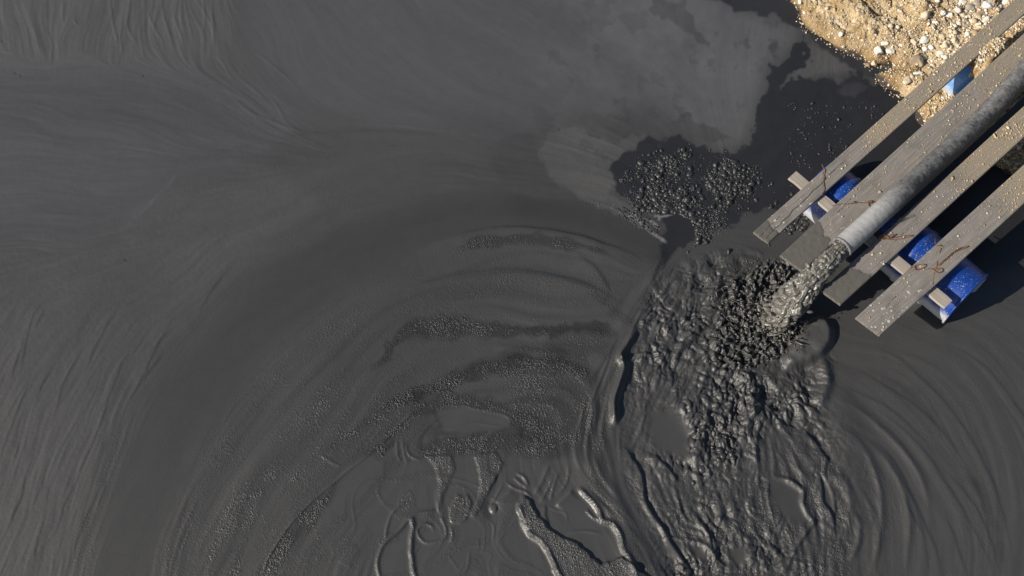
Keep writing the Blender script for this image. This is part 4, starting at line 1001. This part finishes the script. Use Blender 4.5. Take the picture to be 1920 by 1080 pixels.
# ------------------------------------------------------------------ slurry stream
SC = [(1588,455,.64,.082),(1577,466,.632,.084),(1560,484,.62,.100),(1540,505,.58,.114),(1518,528,.51,.136),(1497,551,.40,.150),(1475,575,.26,.146),(1457,595,.10,.132),(1446,606,-.06,.12)]
sp = np.array([P(u, v, z) for u, v, z, r in SC]); sp = spline3(sp, .006)
rad = np.interp(np.linspace(0, 1, len(sp)), np.linspace(0, 1, len(SC)), [q[3] for q in SC])
tg2 = np.gradient(sp, axis=0); tg2 /= np.linalg.norm(tg2, axis=1)[:, None]; ns2 = 150; a2 = np.linspace(0, 2 * np.pi, ns2, endpoint=False)
x2 = np.cross(tg2, [0, 0, 1.]); x2 /= np.linalg.norm(x2, axis=1)[:, None]; y2 = np.cross(x2, tg2)
dirs = np.cos(a2)[None, :, None] * x2[:, None] + np.sin(a2)[None, :, None] * y2[:, None]
ll = np.linspace(0, 1, len(sp))[:, None] + 0 * a2[None]
Q = np.cos(a2)[None] * rad[:, None]; W_ = np.sin(a2)[None] * rad[:, None]; LL = np.arange(len(sp))[:, None] * .006 + 0 * a2[None]
wx = .03 * vn3(Q, W_, LL, 14, 70); wy = .03 * vn3(Q, W_, LL, 14, 71); wz = .03 * vn3(Q, W_, LL, 14, 72)
f1 = 12 + 14 * (1 - ll)
def bil(sc_, sd): return np.sqrt(np.abs(vn3((Q + wx) * sc_, (W_ + wy) * sc_, (LL * .75 + wz) * sc_, 1., sd)))
mxl = np.clip(ll * 1.25, 0, 1); bb = bil(15.5, 80) * mxl + bil(36, 82) * (1 - mxl); b2 = bil(34, 81) * mxl + bil(70, 83) * (1 - mxl)
disp = (.032 + .078 * ll) * (bb - .5) + (.015 + .020 * ll) * (b2 - .5) + .004 * (bil(85, 84) - .5)
rr = rad[:, None] * (.92 + .10 * vn3(Q, W_, LL, 6, 75)) + disp * np.clip(ll * 14, 0, 1)
V = sp[:, None] + dirs * rr[..., None]
Fj = [gridF(len(sp), ns2, True), np.arange(ns2)[None, :], ((len(sp) - 1) * ns2 + np.arange(ns2)[::-1])[None, :]]
jet = mesh("slurry_stream", V.reshape(-1, 3) - sp[0], Fj, M_SLURRY); jet.location = sp[0]
tag(jet, "lumpy grey slurry gushing from the pipe mouth into the mud", "slurry")

# splash: thrown strands and drops round the impact
def splash(n, seed):
    r = np.random.default_rng(seed); pos = []; sz = []; VV = []; FF = []; off = 0
    V0, F0 = ICO2
    for i in range(n):
        q = r.random()
        if q < .62: u, v = r.normal(1395, 34), r.normal(595, 42)
        elif q < .8: u, v = r.normal(1452, 26), r.normal(632, 20)
        elif q < .9: u, v = r.normal(1455, 24), r.normal(505, 10)
        else: u, v = r.normal(1385, 40), r.normal(670, 28)
        d = math.hypot((u - 1430) / 110, (v - 600) / 110)
        z = max(0, r.exponential(.05) * max(.2, 1.2 - d)) + float(mudz(np.array([u]), np.array([v]))[0])
        s = r.lognormal(-5.25, .5); s = min(max(s, .003), .026)
        st_ = r.uniform(1.5, 8) if r.random() < .7 else r.uniform(1, 1.5); s2_ = s / st_ ** .45
        c = P(u, v, z)
        dr = c - P(1445, 604, 0); dr = dr / (np.linalg.norm(dr) + 1e-6); dr = dr + r.normal(0, .6, 3); dr[2] = abs(dr[2]) * .7 + .15; dr /= np.linalg.norm(dr)
        t1 = np.cross(dr, [0, 0, 1.]); t1 /= np.linalg.norm(t1) + 1e-9; t2 = np.cross(dr, t1)
        W = V0 * (1 + .35 * vn3(V0[:, 0] + i, V0[:, 1], V0[:, 2], 1.7, i))[:, None]
        W = W[:, :1] * dr * s2_ * st_ + W[:, 1:2] * t1 * s2_ + W[:, 2:] * t2 * s2_
        VV.append(W + c); FF.append(F0 + off); off += len(V0)
    return np.vstack(VV), np.vstack(FF)
V, F = splash(700, 5)
tag(mesh("splash", V, F, M_SPLASH), "dark drops and strands of mud thrown up where the slurry lands", "splash", kind='stuff')

n = 110; rr4 = np.random.default_rng(31); t4 = rr4.beta(5., 1.1, n); k4 = (t4 * (len(sp) - 1)).astype(int); a4 = rr4.uniform(0, 6.28, n)
d4 = np.cos(a4)[:, None] * x2[k4] + np.sin(a4)[:, None] * y2[k4]; q4 = sp[k4] + d4 * (rad[k4] * (1.0 + .75 * t4 ** 2 * rr4.random(n) ** 2))[:, None]; q4[:, 2] = np.maximum(q4[:, 2], .0 + .12 * rr4.random(n) ** 2)
u4 = rr4.normal(1443, 24, 170); v4 = rr4.normal(606, 17, 170); e4 = P(u4, v4, 0); e4[:, 2] = .02 + .12 * rr4.random(170) ** 2
q4 = np.vstack([q4, e4]); z4 = np.clip(rr4.lognormal(-4.75, .5, len(q4)), .004, .03)
tag(scatter("slurry_spray", q4, z4, M_SLURRY, ICO2, (.6, 1.1), (1., 2.4), 8, .7, 12, .5), "ragged grey clots and drops breaking off the slurry stream", "slurry", kind='stuff')

# ------------------------------------------------------------------ froth of mud bubbles
bu, bv, bs = [], [], []
def bubbles(poly_, n, mean, sig, mx, clump=0.):
    p = np.array(poly_, float); u = rng.uniform(p[:, 0].min(), p[:, 0].max(), n * 5); v = rng.uniform(p[:, 1].min(), p[:, 1].max(), n * 5)
    m = inside(poly_, u, v)
    if clump: m &= (rng.random(len(u)) < np.clip(.5 + clump * fbm(u, v, .035, 3, 55), .02, 1))
    u = u[m][:n]; v = v[m][:n]; bu.append(u); bv.append(v); bs.append(np.clip(rng.lognormal(math.log(mean), sig, len(u)), 1., mx))
CA = [(1162,338),(1182,306),(1230,300),(1258,288),(1290,276),(1350,290),(1385,305),(1392,345),(1365,392),(1345,432),(1318,462),(1290,476),(1284,470),(1306,440),(1296,410),(1262,398),(1225,398),(1195,396),(1168,365)]
bubbles(CA, 4300, 1.2, .66, 6.5, 1.1)
bubbles([(1290,330),(1370,330),(1350,420),(1310,440),(1290,400),(1200,395),(1190,360)], 300, 2.5, .5, 7.5, .8)
bubbles([(1190,295),(1300,262),(1420,300),(1460,380),(1420,410),(1380,400)], 200, 1.7, .45, 5, 1.)
bubbles([(1390,310),(1420,300),(1420,370),(1395,375),(1375,345)], 42, 2.6, .4, 6)
bubbles([(1480,412),(1512,396),(1520,410),(1505,432),(1478,440),(1468,430)], 70, 3.2, .4, 7)
bubbles([(1480,190),(1640,190),(1680,230),(1560,320),(1480,320)], 190, 1.4, .45, 3.6, 1.2)
bubbles([(1440,340),(1490,345),(1480,400),(1445,405)], 20, 2.2, .4, 4)
bubbles([(1150,385),(1200,396),(1240,430),(1226,440),(1160,405)], 110, 1.7, .3, 3)
bubbles([(1330,790),(1392,800),(1375,870),(1335,868)], 34, 3., .5, 7)
for (u, v, s_) in ((1280,281,5.5),(1218,291,4.5),(1342,311,6.5),(1404,355,7),(1293,316,5.5),(1236,340,5),(1277,352,5.5),(1230,328,5),(1366,473,5),(1196,388,5),(1250,365,6),(1309,455,5.5),(1312,420,6),(1318,878,9),(1301,905,4)):
    bu.append(np.array([u])); bv.append(np.array([v])); bs.append(np.array([s_]))
bu = np.concatenate(bu); bv = np.concatenate(bv); bs = np.concatenate(bs) / 195.
b3 = P(bu, bv, 0.); b3[:, 2] = mudz(bu, bv) - .0005
tag(scatter("mud_bubbles", b3, bs, M_BUB, ICO2, (.55, .95), (1., 1.5), 5, .25, 9, .46), "shiny dark froth of mud bubbles clustered on the wet mud", "bubbles", kind='stuff')

# ------------------------------------------------------------------ wires
def wire(name, lines, label, mat=M_RUST, r=.0042, zb=None, cat="wire"):
    """one thing: strands twisted together, each strand a tube of the same mesh"""
    VV = []; FF = []; off = 0; c0 = None
    for ln in lines:
        p = np.array([P(q[0], q[1], (q[2] if len(q) > 2 else 0) + (plank_z(q[0], q[1]) if zb is None else zb)) for q in ln]); p = spline3(p, .006) if len(p) > 2 else np.linspace(p[0], p[1], 12)
        r0 = np.random.default_rng(int(p[0, 0] * 1e4) & 0xffff)
        p = p + .0025 * np.stack([vn(cumlen(p), cumlen(p) * 0, 40, s) for s in (1, 2, 3)], -1)
        if c0 is None: c0 = p[0]
        n = len(p); t = np.gradient(p, axis=0); t /= np.linalg.norm(t, axis=1)[:, None] + 1e-12
        for st_ in range(2 if r > .003 else 1):
            ph = cumlen(p) * 160 + st_ * np.pi
            x = np.cross(t, [0, 0, 1.]); x /= np.linalg.norm(x, axis=1)[:, None] + 1e-9; y = np.cross(x, t)
            c = p + (r * .7 * (np.cos(ph)[:, None] * x + np.sin(ph)[:, None] * y) if r > .003 else 0)
            an = np.linspace(0, 2 * np.pi, 6, endpoint=False)
            V = c[:, None] + r * .75 * (np.cos(an)[None, :, None] * x[:, None] + np.sin(an)[None, :, None] * y[:, None])
            VV.append(V.reshape(-1, 3)); FF.append(gridF(n, 6, True) + off); off += n * 6
    o = mesh(name, np.vstack(VV) - c0, np.vstack(FF), mat); o.location = c0
    tag(o, label, cat); return o
def cumlen(p): return np.concatenate([[0], np.cumsum(np.linalg.norm(np.diff(p, axis=0), axis=1))])
wire("tie_wire", [[(1541,308,-.04),(1544,317,.008),(1543,340,.006),(1542.5,360,.008),(1542,366,-.04)]], "dark rusty wire tied straight across the narrow cracked plank", r=.0031)
wire("tie_wire", [[(1560,386,-.03),(1567,384,.006),(1590,382,.008),(1606,380.5,.008),(1626,380,.012),(1645,377,.01),(1652,377,-.02)],[(1626,380,.012),(1630,376,.02),(1636,378,.016),(1631,382,.012)],[(1627,381,.012),(1631,387,.008)],[(1604,381,.006),(1600,377.5,.01),(1606,378.5,.008)]], "rusty wire tied across the wide plank up to the pipe", r=.0031)
wire("tie_wire", [[(1646,443,.006),(1664,449,.008),(1689,448,.008),(1702,444.5,.008),(1713,442.5,.004),(1718,441,-.03)],[(1664,448,.012),(1680,445,.014),(1700,441.5,.012),(1713,441.5,.004)],[(1648,444,.02),(1656,440,.02),(1664,446,.03),(1670,441,.035),(1675,438.5,.03),(1674,443,.02),(1664,448,.015)],[(1648,446,.01),(1654,449,.02),(1660,445,.01)]], "bright rusty wire knotted across the plank right of the pipe", r=.0031)
wire("wire_loop", [[(1664,424,.0),(1674,416,.03),(1684,408,.05),(1687,408.5,.05),(1687,411,.05),(1678,418,.03),(1668,424,.01)],[(1668,424,.0),(1683,416,.03),(1700,404.5,.05),(1704,403.5,.05),(1704.5,406,.05),(1694,412,.03),(1683,418,.02)]], "thin grey wire bent into two long loops beside the pipe", M_WIRE, .0028)
wire("tie_wire", [[(1753.5,448,-.04),(1754,458,.01),(1756,480,.008),(1756,498,.012),(1750,520,.008),(1748.5,535,.006),(1748,541,-.05)],[(1757,458,.01),(1759,478,.008),(1757,497,.012),(1749,518,.008)],[(1703,506,.004),(1720,505,.01),(1749,504,.014),(1770,503,.01),(1786,502,.004),(1791,502,-.03)],
    [(1706,503,.01),(1716,498,.02),(1728,496,.03),(1734,498,.03),(1728,504,.02),(1718,506,.02),(1714,500,.02),(1720,497,.02)],[(1753,503,.01),(1770,488,.02),(1787,473,.03),(1803,464,.03),(1815,461.5,.03),(1806,466,.03),(1790,474,.02),(1772,490,.015),(1757,501,.012)],[(1750,505,.015),(1758,511,.02),(1766,509,.025),(1764,503,.02),(1756,505,.02)],[(1757,461,.03),(1763,460,.03),(1764,466,.02),(1760,480,.01)]],
    "rusty wires crossed and knotted over the spattered right plank", r=.0031)
wire("bent_wire", [[(q[0], q[1], 0) for q in ((1788,10),(1775,18),(1764,34),(1762,50),(1768,62),(1778,72),(1784,88))]], "thin curved wire lying half buried in the sand among stones", M_WIRE, .003, .42)
